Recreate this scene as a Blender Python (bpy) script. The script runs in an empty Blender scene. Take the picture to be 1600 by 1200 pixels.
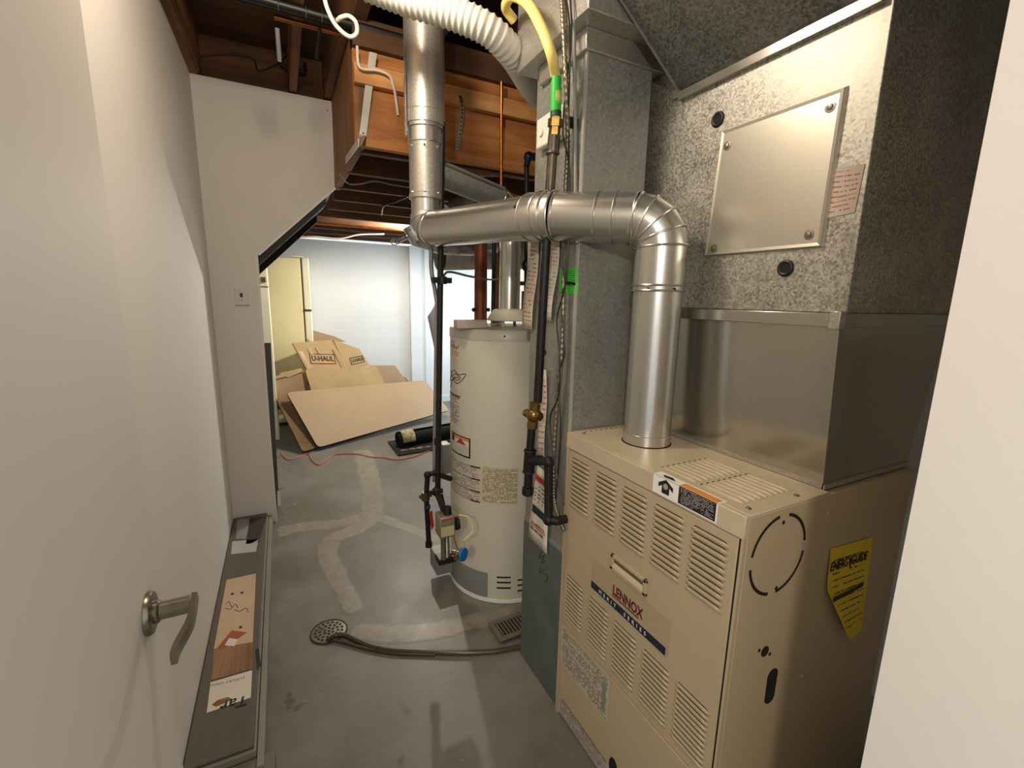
import bpy, bmesh, math, random
from mathutils import Vector, Matrix
random.seed(7)
S = bpy.context.scene
C = bpy.context.collection
R = math.radians
V = Vector

# ------------------------------------------------------------------ camera, world, lights, exposure
F, CZ = 708.56, 1.55
YAW, PITCH, ROLL = R(26.932), R(10.534), R(-1.215)
fw = V((math.sin(YAW)*math.cos(PITCH), math.cos(YAW)*math.cos(PITCH), -math.sin(PITCH)))
rt0 = V((math.cos(YAW), -math.sin(YAW), 0)); dn0 = fw.cross(rt0)
rt = rt0*math.cos(ROLL)+dn0*math.sin(ROLL); dn = -rt0*math.sin(ROLL)+dn0*math.cos(ROLL)
cd = bpy.data.cameras.new('camera'); cam = bpy.data.objects.new('camera', cd); C.objects.link(cam)
cd.sensor_fit = 'HORIZONTAL'; cd.sensor_width = 36; cd.lens = F/1600*36; cd.clip_start = 0.02
m = Matrix.Identity(4)
for i in range(3):
    m[i][0] = rt[i]; m[i][1] = -dn[i]; m[i][2] = -fw[i]
m[2][3] = CZ
cam.matrix_world = m
S.camera = cam
EYE = V((0, 0, CZ))
def ray(px, py): return rt*((px-800)/F) + dn*((py-600)/F) + fw
def at(px, py, ax, val):            # survey helper: photo sight line met with a world plane
    d = ray(px, py); k = 'xyz'.index(ax); return EYE + d*((val-EYE[k])/d[k])
def ad(px, py, depth): return EYE + ray(px, py)*depth

W_ = bpy.data.worlds.new('world'); S.world = W_; W_.use_nodes = True
W_.node_tree.nodes['Background'].inputs[0].default_value = (0.96, 0.97, 1.0, 1)
W_.node_tree.nodes['Background'].inputs[1].default_value = 0.75

def lamp(name, kind, loc, power, col, **kw):
    d = bpy.data.lights.new(name, kind); d.energy = power; d.color = col
    for k, v in kw.items(): setattr(d, k, v)
    o = bpy.data.objects.new(name, d); C.objects.link(o); o.location = loc
    return o
def aim(o, tgt): o.rotation_euler = (V(tgt)-o.location).to_track_quat('-Z', 'Y').to_euler()
lamp('ceiling_bulb_light', 'POINT', (0.14, 1.34, 2.66), 28, (1.0, 0.87, 0.71), shadow_soft_size=0.08)
hl = lamp('hall_light', 'AREA', (-0.79, -1.01, 2.2), 22, (1.0, 0.89, 0.75), shape='DISK', size=0.16); aim(hl, (0.5, 0.6, 1.0))
lamp('far_bulb_light', 'POINT', (1.30, 4.78, 2.28), 98, (1.0, 0.93, 0.80), shadow_soft_size=0.04)
wl = lamp('window_daylight', 'AREA', (3.16, 5.76, 1.34), 30, (0.66, 0.84, 1.0), shape='RECTANGLE', size=1.1, size_y=0.75); aim(wl, (0, 4.6, 1.1))
S.view_settings.view_transform = 'Standard'; S.view_settings.look = 'None'
S.view_settings.gamma = 1; S.view_settings.use_curve_mapping = False
S.view_settings.exposure = 0.35

# ------------------------------------------------------------------ materials
def lin(h):
    h = h.lstrip('#'); o = []
    for i in (0, 2, 4):
        c = int(h[i:i+2], 16)/255; o.append(c/12.92 if c <= .04045 else ((c+.055)/1.055)**2.4)
    return (*o, 1)
def newmat(name):
    mt = bpy.data.materials.new(name); mt.use_nodes = True
    nt = mt.node_tree; b = nt.nodes['Principled BSDF']
    return mt, nt, b
def N(nt, t, **kw):
    n = nt.nodes.new(t)
    for k, v in kw.items():
        if k.startswith('i_'):
            key = k[2:]; key = int(key) if key.isdigit() else key.replace('_', ' ')
            n.inputs[key].default_value = v
        else: setattr(n, k, v)
    return n
def ramp(nt, stops):
    r = N(nt, 'ShaderNodeValToRGB'); e = r.color_ramp.elements
    while len(e) < len(stops): e.new(.5)
    for q, (p, c) in zip(e, stops): q.position = p; q.color = c
    return r
def wpos(nt, scale=(1, 1, 1)):
    g = N(nt, 'ShaderNodeNewGeometry'); mp = N(nt, 'ShaderNodeMapping'); mp.inputs['Scale'].default_value = scale
    nt.links.new(g.outputs['Position'], mp.inputs['Vector']); return mp.outputs[0]
def flat(name, col, rough=.5, metal=0., var=.12, scale=6, bump=0., bscale=60, spec=.5, stretch=(1, 1, 1)):
    mt, nt, b = newmat(name); c = lin(col); L = nt.links.new
    p = wpos(nt, stretch)
    n = N(nt, 'ShaderNodeTexNoise', i_Scale=scale, i_Detail=5.0, i_Roughness=.6); L(p, n.inputs['Vector'])
    d = tuple(x*(1-var*1.6) for x in c[:3])+(1,); u = tuple(min(1, x*(1+var)) for x in c[:3])+(1,)
    r = ramp(nt, [(.3, d), (.7, u)]); L(n.outputs['Fac'], r.inputs[0]); L(r.outputs[0], b.inputs['Base Color'])
    b.inputs['Roughness'].default_value = rough; b.inputs['Metallic'].default_value = metal
    b.inputs['Specular IOR Level'].default_value = spec
    if bump:
        n2 = N(nt, 'ShaderNodeTexNoise', i_Scale=bscale, i_Detail=3.0); L(p, n2.inputs['Vector'])
        bp = N(nt, 'ShaderNodeBump', i_Strength=bump, i_Distance=.01); L(n2.outputs['Fac'], bp.inputs['Height']); L(bp.outputs[0], b.inputs['Normal'])
    return mt
def galv(name, dark, light, rough=.42, spangle=130, metal=.85, bump=.05, rvar=.12):
    mt, nt, b = newmat(name); L = nt.links.new; p = wpos(nt)
    v = N(nt, 'ShaderNodeTexVoronoi', i_Scale=float(spangle)); L(p, v.inputs['Vector'])
    bw = N(nt, 'ShaderNodeRGBToBW'); L(v.outputs['Color'], bw.inputs[0])
    n = N(nt, 'ShaderNodeTexNoise', i_Scale=7.0, i_Detail=4.0); L(p, n.inputs['Vector'])
    mx = N(nt, 'ShaderNodeMath', operation='MULTIPLY_ADD'); mx.inputs[1].default_value = .55; L(bw.outputs[0], mx.inputs[0])
    m2 = N(nt, 'ShaderNodeMath', operation='MULTIPLY'); m2.inputs[1].default_value = .45; L(n.outputs['Fac'], m2.inputs[0]); L(m2.outputs[0], mx.inputs[2])
    r = ramp(nt, [(.2, lin(dark)), (.8, lin(light))]); L(mx.outputs[0], r.inputs[0]); L(r.outputs[0], b.inputs['Base Color'])
    mr = N(nt, 'ShaderNodeMapRange'); mr.inputs['To Min'].default_value = rough-rvar; mr.inputs['To Max'].default_value = rough+rvar
    L(mx.outputs[0], mr.inputs['Value']); L(mr.outputs[0], b.inputs['Roughness'])
    b.inputs['Metallic'].default_value = metal
    if bump:
        bp = N(nt, 'ShaderNodeBump', i_Strength=bump, i_Distance=.004); L(mx.outputs[0], bp.inputs['Height']); L(bp.outputs[0], b.inputs['Normal'])
    return mt
def wood(name, dark, light, along='y', scale=5, rough=.7):
    st = {'x': (.25, 4, 4), 'y': (4, .25, 4), 'z': (4, 4, .25)}[along]
    mt, nt, b = newmat(name); L = nt.links.new; p = wpos(nt, st)
    n = N(nt, 'ShaderNodeTexNoise', i_Scale=float(scale), i_Detail=8.0, i_Roughness=.65, i_Distortion=1.2); L(p, n.inputs['Vector'])
    n2 = N(nt, 'ShaderNodeTexNoise', i_Scale=3.0, i_Detail=2.0); L(wpos(nt), n2.inputs['Vector'])
    a = N(nt, 'ShaderNodeMath', operation='MULTIPLY_ADD'); a.inputs[1].default_value = .6; L(n.outputs['Fac'], a.inputs[0])
    m2 = N(nt, 'ShaderNodeMath', operation='MULTIPLY'); m2.inputs[1].default_value = .4; L(n2.outputs['Fac'], m2.inputs[0]); L(m2.outputs[0], a.inputs[2])
    r = ramp(nt, [(.36, lin(dark)), (.62, lin(light))]); L(a.outputs[0], r.inputs[0]); L(r.outputs[0], b.inputs['Base Color'])
    b.inputs['Roughness'].default_value = rough
    bp = N(nt, 'ShaderNodeBump', i_Strength=.12, i_Distance=.004); L(n.outputs['Fac'], bp.inputs['Height']); L(bp.outputs[0], b.inputs['Normal'])
    return mt
def printed(name, paper, ink, lines=14, words=26, fill=.62, margin=.06, rough=.6, seed=0.):
    """flat print: rows of small type on paper (UV 0..1 on the sheet)"""
    mt, nt, b = newmat(name); L = nt.links.new
    uv = N(nt, 'ShaderNodeUVMap'); sp = N(nt, 'ShaderNodeSeparateXYZ'); L(uv.outputs[0], sp.inputs[0])
    def M(op, a, bb=None, c=None):
        q = N(nt, 'ShaderNodeMath', operation=op)
        for i, x in enumerate((a, bb, c)):
            if x is None: continue
            if isinstance(x, (int, float)): q.inputs[i].default_value = x
            else: L(x, q.inputs[i])
        return q.outputs[0]
    u, v = sp.outputs[0], sp.outputs[1]
    row = M('MULTIPLY', v, float(lines)); fr = M('FRACT', row); fl = M('FLOOR', row)
    on = M('LESS_THAN', fr, fill)
    cx = N(nt, 'ShaderNodeCombineXYZ'); L(M('MULTIPLY', u, float(words)), cx.inputs[0]); L(M('MULTIPLY_ADD', fl, 7.31, seed), cx.inputs[1])
    n = N(nt, 'ShaderNodeTexNoise', i_Scale=1.0, i_Detail=1.0); L(cx.outputs[0], n.inputs['Vector'])
    w = M('GREATER_THAN', n.outputs['Fac'], .46)
    cy = N(nt, 'ShaderNodeCombineXYZ'); L(M('MULTIPLY', u, 1.5), cy.inputs[0]); L(M('MULTIPLY_ADD', fl, 3.7, seed), cy.inputs[1])
    n3 = N(nt, 'ShaderNodeTexNoise', i_Scale=1.0); L(cy.outputs[0], n3.inputs['Vector'])
    w2 = M('GREATER_THAN', n3.outputs['Fac'], .40)
    f = M('MULTIPLY', M('MULTIPLY', on, w), w2)
    for x in (u, v):
        f = M('MULTIPLY', f, M('GREATER_THAN', x, margin)); f = M('MULTIPLY', f, M('LESS_THAN', x, 1-margin))
    mx = N(nt, 'ShaderNodeMix', data_type='RGBA'); L(f, mx.inputs[0]); mx.inputs[6].default_value = lin(paper); mx.inputs[7].default_value = lin(ink)
    L(mx.outputs[2], b.inputs['Base Color']); b.inputs['Roughness'].default_value = rough
    return mt

M_ = {}
M_['drywall'] = flat('painted_drywall', '#d9d3c9', .62, var=.02, scale=2, bump=.04, bscale=90)
M_['farwall'] = flat('white_wall_paint', '#dde0e0', .6, var=.03, scale=2)
M_['door'] = flat('door_paint', '#d6cfc4', .55, var=.015, scale=2, spec=.5)
M_['paint_edge'] = flat('wall_edge_bead', '#e6e2da', .5, var=.02)
M_['joist'] = wood('dark_joist_wood', '#3a2415', '#6b4424', 'x')
M_['joisty'] = wood('brown_joist_wood', '#4a2f1a', '#8a5e36', 'y')
M_['subfloor'] = wood('subfloor_board', '#38230f', '#5e3c1e', 'x', 3)
M_['orange'] = wood('orange_fir', '#8f5627', '#c68648', 'x', 4)
M_['midwood'] = wood('mottled_brown_fir', '#5e3f20', '#9a6b3c', 'z', 4)
M_['orange2'] = wood('pale_fir', '#b87a42', '#dba86c', 'x', 4)
M_['rimwood'] = wood('brown_rim_wood', '#3d2310', '#6e4320', 'x', 4)
M_['blackwood'] = flat('black_stained_board', '#15130f', .6, var=.3)
M_['galv'] = galv('galvanized_sheet', '#a8a49b', '#cfcbc1', .38, 260, .8, .0, .06)
M_['galv_coil'] = galv('weathered_galvanized', '#7a776e', '#c8c4b8', .45, 190, .74, .12, .15)
M_['galv_dark'] = galv('dull_galvanized', '#868780', '#a5a59e', .5, 130, .6, .02)
M_['galv_take'] = galv('shaded_speckled_galvanized', '#4d4d49', '#8b8b84', .5, 170, .65, .1)  # speckled metal, darkened so the takeoff's underside reads as shaded
M_['galv_new'] = galv('bright_galvanized', '#b4b0a6', '#bcb8ad', .17, 220, .92, .0, .0)
M_['flue'] = galv('flue_metal', '#c6c4bd', '#cccac3', .27, 160, .92, .0, .0)
M_['zinc'] = flat('zinc_strap', '#b9b5aa', .4, metal=.4, var=.06)
M_['alu'] = galv('brushed_sheet_panel', '#bdb8ab', '#c3beb1', .33, 400, .82, .0, .0)
M_['duct_paint'] = flat('grey_painted_duct', '#6f766f', .5, var=.15, scale=5)
M_['boot_paint'] = flat('dark_grey_painted_duct', '#5a625d', .55, var=.15, scale=8)
M_['beige'] = flat('furnace_beige_enamel', '#b2a182', .42, var=.03, scale=3)
M_['beige_light'] = flat('furnace_top_enamel', '#bdae92', .38, var=.05, scale=9)
M_['black'] = flat('black_hole', '#070707', .8, var=.1)
M_['rubber'] = flat('black_rubber', '#0f0f0f', .45, var=.1)
M_['iron'] = flat('black_iron_pipe', '#1d1b19', .5, metal=.3, var=.3, scale=30, bump=.1)
M_['oldiron'] = flat('worn_grey_pipe', '#5f5548', .42, metal=.7, var=.35, scale=25)
M_['brass'] = flat('brass', '#8f7440', .32, metal=.95, var=.2, scale=40)
M_['copper'] = flat('copper_pipe', '#b4703f', .3, metal=.95, var=.2, scale=20)
M_['browncu'] = flat('brown_pipe', '#7a3d1f', .45, metal=.2, var=.15)
M_['yellow'] = flat('yellow_hose', '#e8d27a', .45, var=.06, scale=20)
M_['green'] = flat('green_sleeve', '#2fae3c', .45, var=.05)
M_['sticker_green'] = printed('green_sticker', '#34c02c', '#1c7a1a', 12, 16, .4)
M_['white_plastic'] = flat('white_plastic', '#dcd8cc', .4, var=.03)
M_['flex'] = flat('white_vinyl_duct', '#cbc7bc', .4, var=.04)
M_['cream'] = flat('cream_enamel', '#efe3b2', .4, var=.03)
M_['creamlite'] = flat('pale_cream_enamel', '#ece6c8', .4, var=.02)
M_['tank'] = flat('water_heater_enamel', '#c9c5b4', .38, var=.03, scale=3)
M_['tankcap'] = flat('water_heater_cap', '#b5b1a2', .4, var=.05)
M_['tankgrey'] = flat('grey_access_panel', '#7f847d', .45, var=.05)
M_['card'] = flat('cardboard', '#9c8160', .8, var=.06, scale=4)
M_['card2'] = flat('cardboard_pale', '#ad9164', .8, var=.07, scale=5)
M_['carddark'] = flat('cardboard_edge', '#7d6144', .85, var=.15)
M_['panel'] = flat('tan_panel', '#a58a66', .6, var=.04, scale=3)
M_['paneledge'] = flat('panel_edge', '#3c2b1e', .6, var=.2)
M_['brownboard'] = flat('dark_brown_board', '#3a332b', .5, var=.12, stretch=(3, 3, .4))
M_['carton'] = flat('grey_brown_carton', '#5e544b', .5, var=.1, scale=3, stretch=(6, .5, 6))
M_['carton_pale'] = flat('carton_side', '#8c8677', .6, var=.1)
M_['paper'] = flat('white_paper', '#d8d2c6', .6, var=.04)
M_['tape'] = flat('pale_tape', '#b4b4b0', .35, var=.08)
M_['red'] = flat('red_ink', '#b03024', .5, var=.05)
M_['maroon'] = flat('maroon_ink', '#5e191c', .5, var=.05)
M_['navy'] = flat('navy_ink', '#1a2138', .45, var=.05)
M_['ink'] = flat('black_ink', '#16140f', .6, var=.05)
M_['whiteink'] = flat('white_ink', '#e6e4de', .6, var=.02)
M_['energy'] = printed('yellow_energy_label', '#d9c21c', '#4c4510', 15, 22, .22, .1)
M_['yellowplain'] = flat('yellow_label_paper', '#d9c21c', .55, var=.03)
M_['nickel'] = flat('brushed_nickel', '#928a78', .3, metal=.95, var=.08, scale=40, stretch=(1, .2, 1))
M_['screw'] = flat('steel_screw', '#8b877d', .35, metal=.9, var=.1)
M_['orangecord'] = flat('orange_cord', '#d0623a', .5, var=.06)
M_['rug'] = flat('dark_rug', '#17181c', .95, var=.3, scale=30, bump=.4, bscale=300)
M_['hose'] = flat('condensate_hose', '#4a4131', .25, var=.15)
M_['drain'] = flat('rusty_drain', '#7d766a', .45, metal=.5, var=.3, scale=40)
M_['register'] = flat('brown_register', '#6f6557', .45, var=.1)
M_['blue'] = flat('blue_plastic', '#1670a8', .4, var=.08)
M_['white_cable'] = flat('white_cable', '#dcd5c5', .4, var=.03)
M_['grey_pole'] = flat('grey_conduit', '#8c8c86', .4, metal=.3, var=.08)
M_['armor'] = flat('armored_conduit', '#8d8470', .4, metal=.8, var=.15)
M_['grey_tag'] = flat('grey_tag', '#8f8d90', .5, var=.05)
M_['foil'] = galv('foil', '#9aa0a2', '#d5d8d8', .3, 30, .9, .3)
M_['insul'] = flat('pale_insulated_duct', '#a7a69b', .6, var=.2, scale=9)
M_['orangebar'] = flat('orange_band', '#d88a34', .5, var=.05)

# ------------------------------------------------------------------ mesh helpers
WORLD = {}
def basis(ax):
    ax = V(ax).normalized(); h = V((0, 0, 1)) if abs(ax.z) < .9 else V((1, 0, 0))
    a = ax.cross(h).normalized(); return ax, a, ax.cross(a).normalized()
class MB:
    def __init__(s): s.v = []; s.f = []; s.mi = []; s.uv = []
    def add(s, vs, fs, mi=0, uvs=None):
        k = len(s.v); s.v += [V(x) for x in vs]
        for i, f in enumerate(fs):
            s.f.append([k+j for j in f]); s.mi.append(mi); s.uv.append(uvs[i] if uvs else None)
        return s
    def hexa(s, p, mi=0):
        return s.add(p, [(3, 2, 1, 0), (4, 5, 6, 7), (0, 1, 5, 4), (1, 2, 6, 5), (2, 3, 7, 6), (3, 0, 4, 7)], mi)
    def box(s, x0, x1, y0, y1, z0, z1, mi=0):
        x0, x1 = sorted((x0, x1)); y0, y1 = sorted((y0, y1)); z0, z1 = sorted((z0, z1))
        return s.hexa([(x0, y0, z0), (x1, y0, z0), (x1, y1, z0), (x0, y1, z0), (x0, y0, z1), (x1, y0, z1), (x1, y1, z1), (x0, y1, z1)], mi)
    def prism(s, poly, off, mi=0):
        n = len(poly); off = V(off); a = [V(p) for p in poly]; b = [p+off for p in a]
        s.add(a+b, [tuple(range(n))[::-1], tuple(range(n, 2*n))]+[(i, (i+1) % n, n+(i+1) % n, n+i) for i in range(n)], mi); return s
    def tube(s, pts, r, n=14, caps=True, mi=0, closed=False):
        pts = [V(p) for p in pts]; m = len(pts); rs = r if isinstance(r, (list, tuple)) else [r]*m
        ts = []
        for i in range(m):
            if closed: t = (pts[(i+1) % m]-pts[i-1])
            else:
                a = (pts[i]-pts[i-1]).normalized() if i else None; b = (pts[i+1]-pts[i]).normalized() if i < m-1 else None
                t = a if b is None else b if a is None else a+b
            ts.append(t.normalized() if t.length > 1e-9 else V((0, 0, 1)))
        _, u, w = basis(ts[0]); vs = []; pu = u
        for i in range(m):
            pu = (pu-ts[i]*pu.dot(ts[i])).normalized(); w = ts[i].cross(pu)
            for k in range(n):
                a = 2*math.pi*k/n; vs.append(pts[i]+(pu*math.cos(a)+w*math.sin(a))*rs[i])
        fs = [(i*n+k, i*n+(k+1) % n, (i+1)*n+(k+1) % n, (i+1)*n+k) for i in range(m-1) for k in range(n)]
        if closed: fs += [((m-1)*n+k, (m-1)*n+(k+1) % n, (k+1) % n, k) for k in range(n)]
        elif caps: fs += [tuple(range(n))[::-1], tuple(range((m-1)*n, m*n))]
        return s.add(vs, fs, mi)
    def cyl(s, a, b, r, r2=None, n=24, mi=0): return s.tube([a, b], [r, r if r2 is None else r2], n, True, mi)
    def lathe(s, o, ax, prof, n=32, mi=0, arc=None):
        ax, u, w = basis(ax); o = V(o); vs = []; m = len(prof)
        for (r, h) in prof:
            for k in range(n):
                a = 2*math.pi*k/n; vs.append(o+ax*h+(u*math.cos(a)+w*math.sin(a))*r)
        fs = [(i*n+k, i*n+(k+1) % n, (i+1)*n+(k+1) % n, (i+1)*n+k) for i in range(m-1) for k in range(n)]
        if prof[0][0] > 1e-6: fs.append(tuple(range(n))[::-1])
        if prof[-1][0] > 1e-6: fs.append(tuple(range((m-1)*n, m*n)))
        return s.add(vs, fs, mi)
    def torus(s, c, ax, RR, r, n=36, k=8, mi=0):
        ax, u, w = basis(ax)
        return s.tube([V(c)+(u*math.cos(2*math.pi*i/n)+w*math.sin(2*math.pi*i/n))*RR for i in range(n)], r, k, False, mi, True)
    def sphere(s, c, r, n=12, mi=0, sc=(1, 1, 1)):
        c = V(c); vs = []; m = n//2
        for i in range(m+1):
            t = math.pi*i/m
            for k in range(n):
                a = 2*math.pi*k/n; vs.append(c+V((math.sin(t)*math.cos(a)*r*sc[0], math.sin(t)*math.sin(a)*r*sc[1], math.cos(t)*r*sc[2])))
        return s.add(vs, [(i*n+k, (i+1)*n+k, (i+1)*n+(k+1) % n, i*n+(k+1) % n) for i in range(m) for k in range(n)], mi)
    def sheet(s, bl, br, tr, tl, nu=1, nv=1, mi=0, off=None):
        bl, br, tr, tl = map(V, (bl, br, tr, tl)); vs = []; fs = []; uv = []
        for j in range(nv+1):
            for i in range(nu+1):
                a, b = i/nu, j/nv; p = (bl*(1-a)+br*a)*(1-b)+(tl*(1-a)+tr*a)*b
                if off: p = p+off(a, b)
                vs.append(p)
        for j in range(nv):
            for i in range(nu):
                k = j*(nu+1)+i; fs.append((k, k+1, k+nu+2, k+nu+1))
                uv.append([(i/nu, j/nv), ((i+1)/nu, j/nv), ((i+1)/nu, (j+1)/nv), (i/nu, (j+1)/nv)])
        return s.add(vs, fs, mi, uv)
    def build(s, name, mats, parent=None, smooth=35, bevel=0, fix=True, thick=0):
        if not isinstance(mats, (list, tuple)): mats = [mats]
        me = bpy.data.meshes.new(name)
        if parent is not None: o0 = WORLD[parent]
        else:
            xs = [p.x for p in s.v]; ys = [p.y for p in s.v]; zs = [p.z for p in s.v]
            o0 = V(((min(xs)+max(xs))/2, (min(ys)+max(ys))/2, min(zs)))
        me.from_pydata([p-o0 for p in s.v], [], s.f)
        if any(s.uv):
            ul = me.uv_layers.new(name='UVMap')
            for pl, u in zip(me.polygons, s.uv):
                if u:
                    for li, q in zip(pl.loop_indices, u): ul.data[li].uv = q
        for mt in mats: me.materials.append(M_[mt] if isinstance(mt, str) else mt)
        for pl, mi in zip(me.polygons, s.mi): pl.material_index = mi; pl.use_smooth = bool(smooth)
        if fix and not any(s.uv):
            bm = bmesh.new(); bm.from_mesh(me); bmesh.ops.recalc_face_normals(bm, faces=bm.faces); bm.to_mesh(me); bm.free()
        if smooth: me.set_sharp_from_angle(angle=R(smooth))
        o = bpy.data.objects.new(name, me); C.objects.link(o)
        if parent is not None: o.parent = parent
        else: o.location = o0
        WORLD[o] = o0
        if bevel:
            b = o.modifiers.new('bevel', 'BEVEL'); b.width = bevel; b.segments = 2; b.limit_method = 'ANGLE'
        if thick:
            b = o.modifiers.new('solid', 'SOLIDIFY'); b.thickness = thick; b.offset = 0
        return o
def box(name, mats, dims, parent=None, bevel=0): return MB().box(*dims).build(name, mats, parent, bevel=bevel)
def tag(o, label, cat, group=None):
    o['label'] = label; o['category'] = cat
    if group: o['group'] = group
    return o
def thing(name, label, cat, loc, group=None):
    o = bpy.data.objects.new(name, None); C.objects.link(o); o.location = loc; o.empty_display_size = .1
    WORLD[o] = V(loc); return tag(o, label, cat, group)
def struct(o): o['kind'] = 'structure'; return o
def plabel(o, l): o['label'] = l; return o
def copyof(o, d):
    c = o.copy(); C.objects.link(c); c.location = o.location+V(d); WORLD[c] = WORLD[o]; return c
def text(body, org, xd, yd, size, mat, parent, name='lettering', align='LEFT', bold=0., sx=1., spacing=1.):
    cu = bpy.data.curves.new(name, 'FONT'); cu.body = body; cu.size = size; cu.align_x = align; cu.extrude = .0002; cu.offset = bold*size
    cu.space_character = spacing; cu.resolution_u = 3
    cu.materials.append(M_[mat])
    tmp = bpy.data.objects.new(name, cu); C.objects.link(tmp)
    me = bpy.data.meshes.new_from_object(tmp.evaluated_get(bpy.context.evaluated_depsgraph_get()))
    bpy.data.objects.remove(tmp); me.name = name
    o = bpy.data.objects.new(name, me); C.objects.link(o)
    xd = V(xd).normalized(); yd = V(yd); yd = (yd-xd*yd.dot(xd)).normalized(); zd = xd.cross(yd)
    mm = Matrix.Identity(4)
    for i in range(3): mm[i][0] = xd[i]*sx; mm[i][1] = yd[i]; mm[i][2] = zd[i]; mm[i][3] = org[i]-WORLD[parent][i]
    o.parent = parent; o.matrix_basis = mm; WORLD[o] = WORLD[parent]
    return o
def smooth_path(pts, n=8):
    P = [V(p) for p in pts]; P = [P[0]*2-P[1]]+P+[P[-1]*2-P[-2]]; out = []
    for i in range(1, len(P)-2):
        for k in range(n):
            t = k/n; a, b, c, d = P[i-1:i+3]
            out.append(.5*((2*b)+(c-a)*t+(2*a-5*b+4*c-d)*t*t+(3*b-a-3*c+d)*t**3))
    return out+[P[-2]]

# ================================================================== SETTING
# ---- floor: grey painted concrete
def concrete(name, patch=False):
    mt, nt, b = newmat(name); L = nt.links.new; p = wpos(nt)
    n1 = N(nt, 'ShaderNodeTexNoise', i_Scale=1.6, i_Detail=7.0, i_Roughness=.62); L(p, n1.inputs['Vector'])
    r1 = ramp(nt, [(.32, lin('#605b51')), (.5, lin('#757067')), (.68, lin('#88857d'))]); L(n1.outputs['Fac'], r1.inputs[0])
    n2 = N(nt, 'ShaderNodeTexNoise', i_Scale=9.0, i_Detail=6.0, i_Roughness=.7, i_Distortion=1.5); L(p, n2.inputs['Vector'])
    r2 = ramp(nt, [(.665, (0, 0, 0, 1)), (.73, (1, 1, 1, 1))]); L(n2.outputs['Fac'], r2.inputs[0])
    mx = N(nt, 'ShaderNodeMix', data_type='RGBA'); L(r2.outputs[0], mx.inputs[0]); L(r1.outputs[0], mx.inputs[6]); mx.inputs[7].default_value = lin('#a5a096')
    n3 = N(nt, 'ShaderNodeTexNoise', i_Scale=5.0, i_Detail=3.0); L(wpos(nt, (1, 1, 1.7)), n3.inputs['Vector'])
    r3 = ramp(nt, [(.24, (1, 1, 1, 1)), (.31, (0, 0, 0, 1))]); L(n3.outputs['Fac'], r3.inputs[0])
    mx2 = N(nt, 'ShaderNodeMix', data_type='RGBA'); L(r3.outputs[0], mx2.inputs[0]); L(mx.outputs[2], mx2.inputs[6]); mx2.inputs[7].default_value = lin('#2e2c28')
    out = mx2.outputs[2]
    if patch:
        at_ = N(nt, 'ShaderNodeUVMap'); sp = N(nt, 'ShaderNodeSeparateXYZ'); L(at_.outputs[0], sp.inputs[0])
        nn = N(nt, 'ShaderNodeTexNoise', i_Scale=14.0, i_Detail=5.0); L(p, nn.inputs['Vector'])
        q = N(nt, 'ShaderNodeMath', operation='MULTIPLY_ADD'); q.inputs[1].default_value = 1.1; q.inputs[2].default_value = -.52; L(nn.outputs['Fac'], q.inputs[0])
        q2 = N(nt, 'ShaderNodeMath', operation='ADD'); L(sp.outputs[0], q2.inputs[0]); L(q.outputs[0], q2.inputs[1])
        rr = ramp(nt, [(.25, (0, 0, 0, 1)), (.55, (1, 1, 1, 1))]); L(q2.outputs[0], rr.inputs[0])
        rc = ramp(nt, [(.35, lin('#837c6c')), (.6, lin('#938c7c'))]); L(n2.outputs['Fac'], rc.inputs[0])
        mp = N(nt, 'ShaderNodeMix', data_type='RGBA'); L(rr.outputs[0], mp.inputs[0]); L(out, mp.inputs[6]); L(rc.outputs[0], mp.inputs[7]); out = mp.outputs[2]
    L(out, b.inputs['Base Color'])
    rr2 = ramp(nt, [(.3, (.36, .36, .36, 1)), (.7, (.58, .58, .58, 1))]); L(n1.outputs['Fac'], rr2.inputs[0]); L(rr2.outputs[0], b.inputs['Roughness'])
    bp = N(nt, 'ShaderNodeBump', i_Strength=.15, i_Distance=.006); L(n2.outputs['Fac'], bp.inputs['Height']); L(bp.outputs[0], b.inputs['Normal'])
    return mt
M_['floor'] = concrete('painted_concrete'); M_['patch'] = concrete('trench_patch', True)
floor = struct(box('floor', 'floor', (-2.2, 4.2, -3.0, 6.7, -.1, 0)))
def strip(pix, widths, z=.0015):
    P = smooth_path([at(x, y, 'z', 0) for x, y in pix], 5); n = len(P); b = MB(); vs = []; fs = []; uv = []
    for i, p in enumerate(P):
        t = (P[min(i+1, n-1)]-P[max(i-1, 0)]).normalized(); q = V((-t.y, t.x, 0))
        w = widths[0]+(widths[1]-widths[0])*i/(n-1); w *= random.uniform(.93, 1.07)
        e = 0 if i in (0, n-1) else 1
        for k, u in ((-1, 0), (-.45, e), (.45, e), (1, 0)): vs.append(p+q*w*k+V((0, 0, z if u else .0004)))
    us = []
    for i in range(n): us.append([0, 0 if i in (0, n-1) else 1, 0 if i in (0, n-1) else 1, 0])
    for i in range(n-1):
        for k in range(3):
            fs.append((i*4+k, i*4+k+1, i*4+k+5, i*4+k+4)); uv.append([(us[i][k], 0), (us[i][k+1], 0), (us[i+1][k+1], 0), (us[i+1][k], 0)])
    b.add(vs, fs, 0, uv); return b.build('concrete_patch', 'patch', floor)
strip([(566, 700), (578, 750), (582, 800), (560, 825), (522, 842), (512, 865), (524, 895), (540, 925), (556, 958)], (.11, .05))
strip([(430, 832), (480, 822), (530, 818), (575, 805), (630, 822), (690, 845)], (.09, .045), .0012)
strip([(545, 985), (610, 990), (680, 985), (740, 970), (810, 958)], (.06, .07), .0018)

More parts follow.
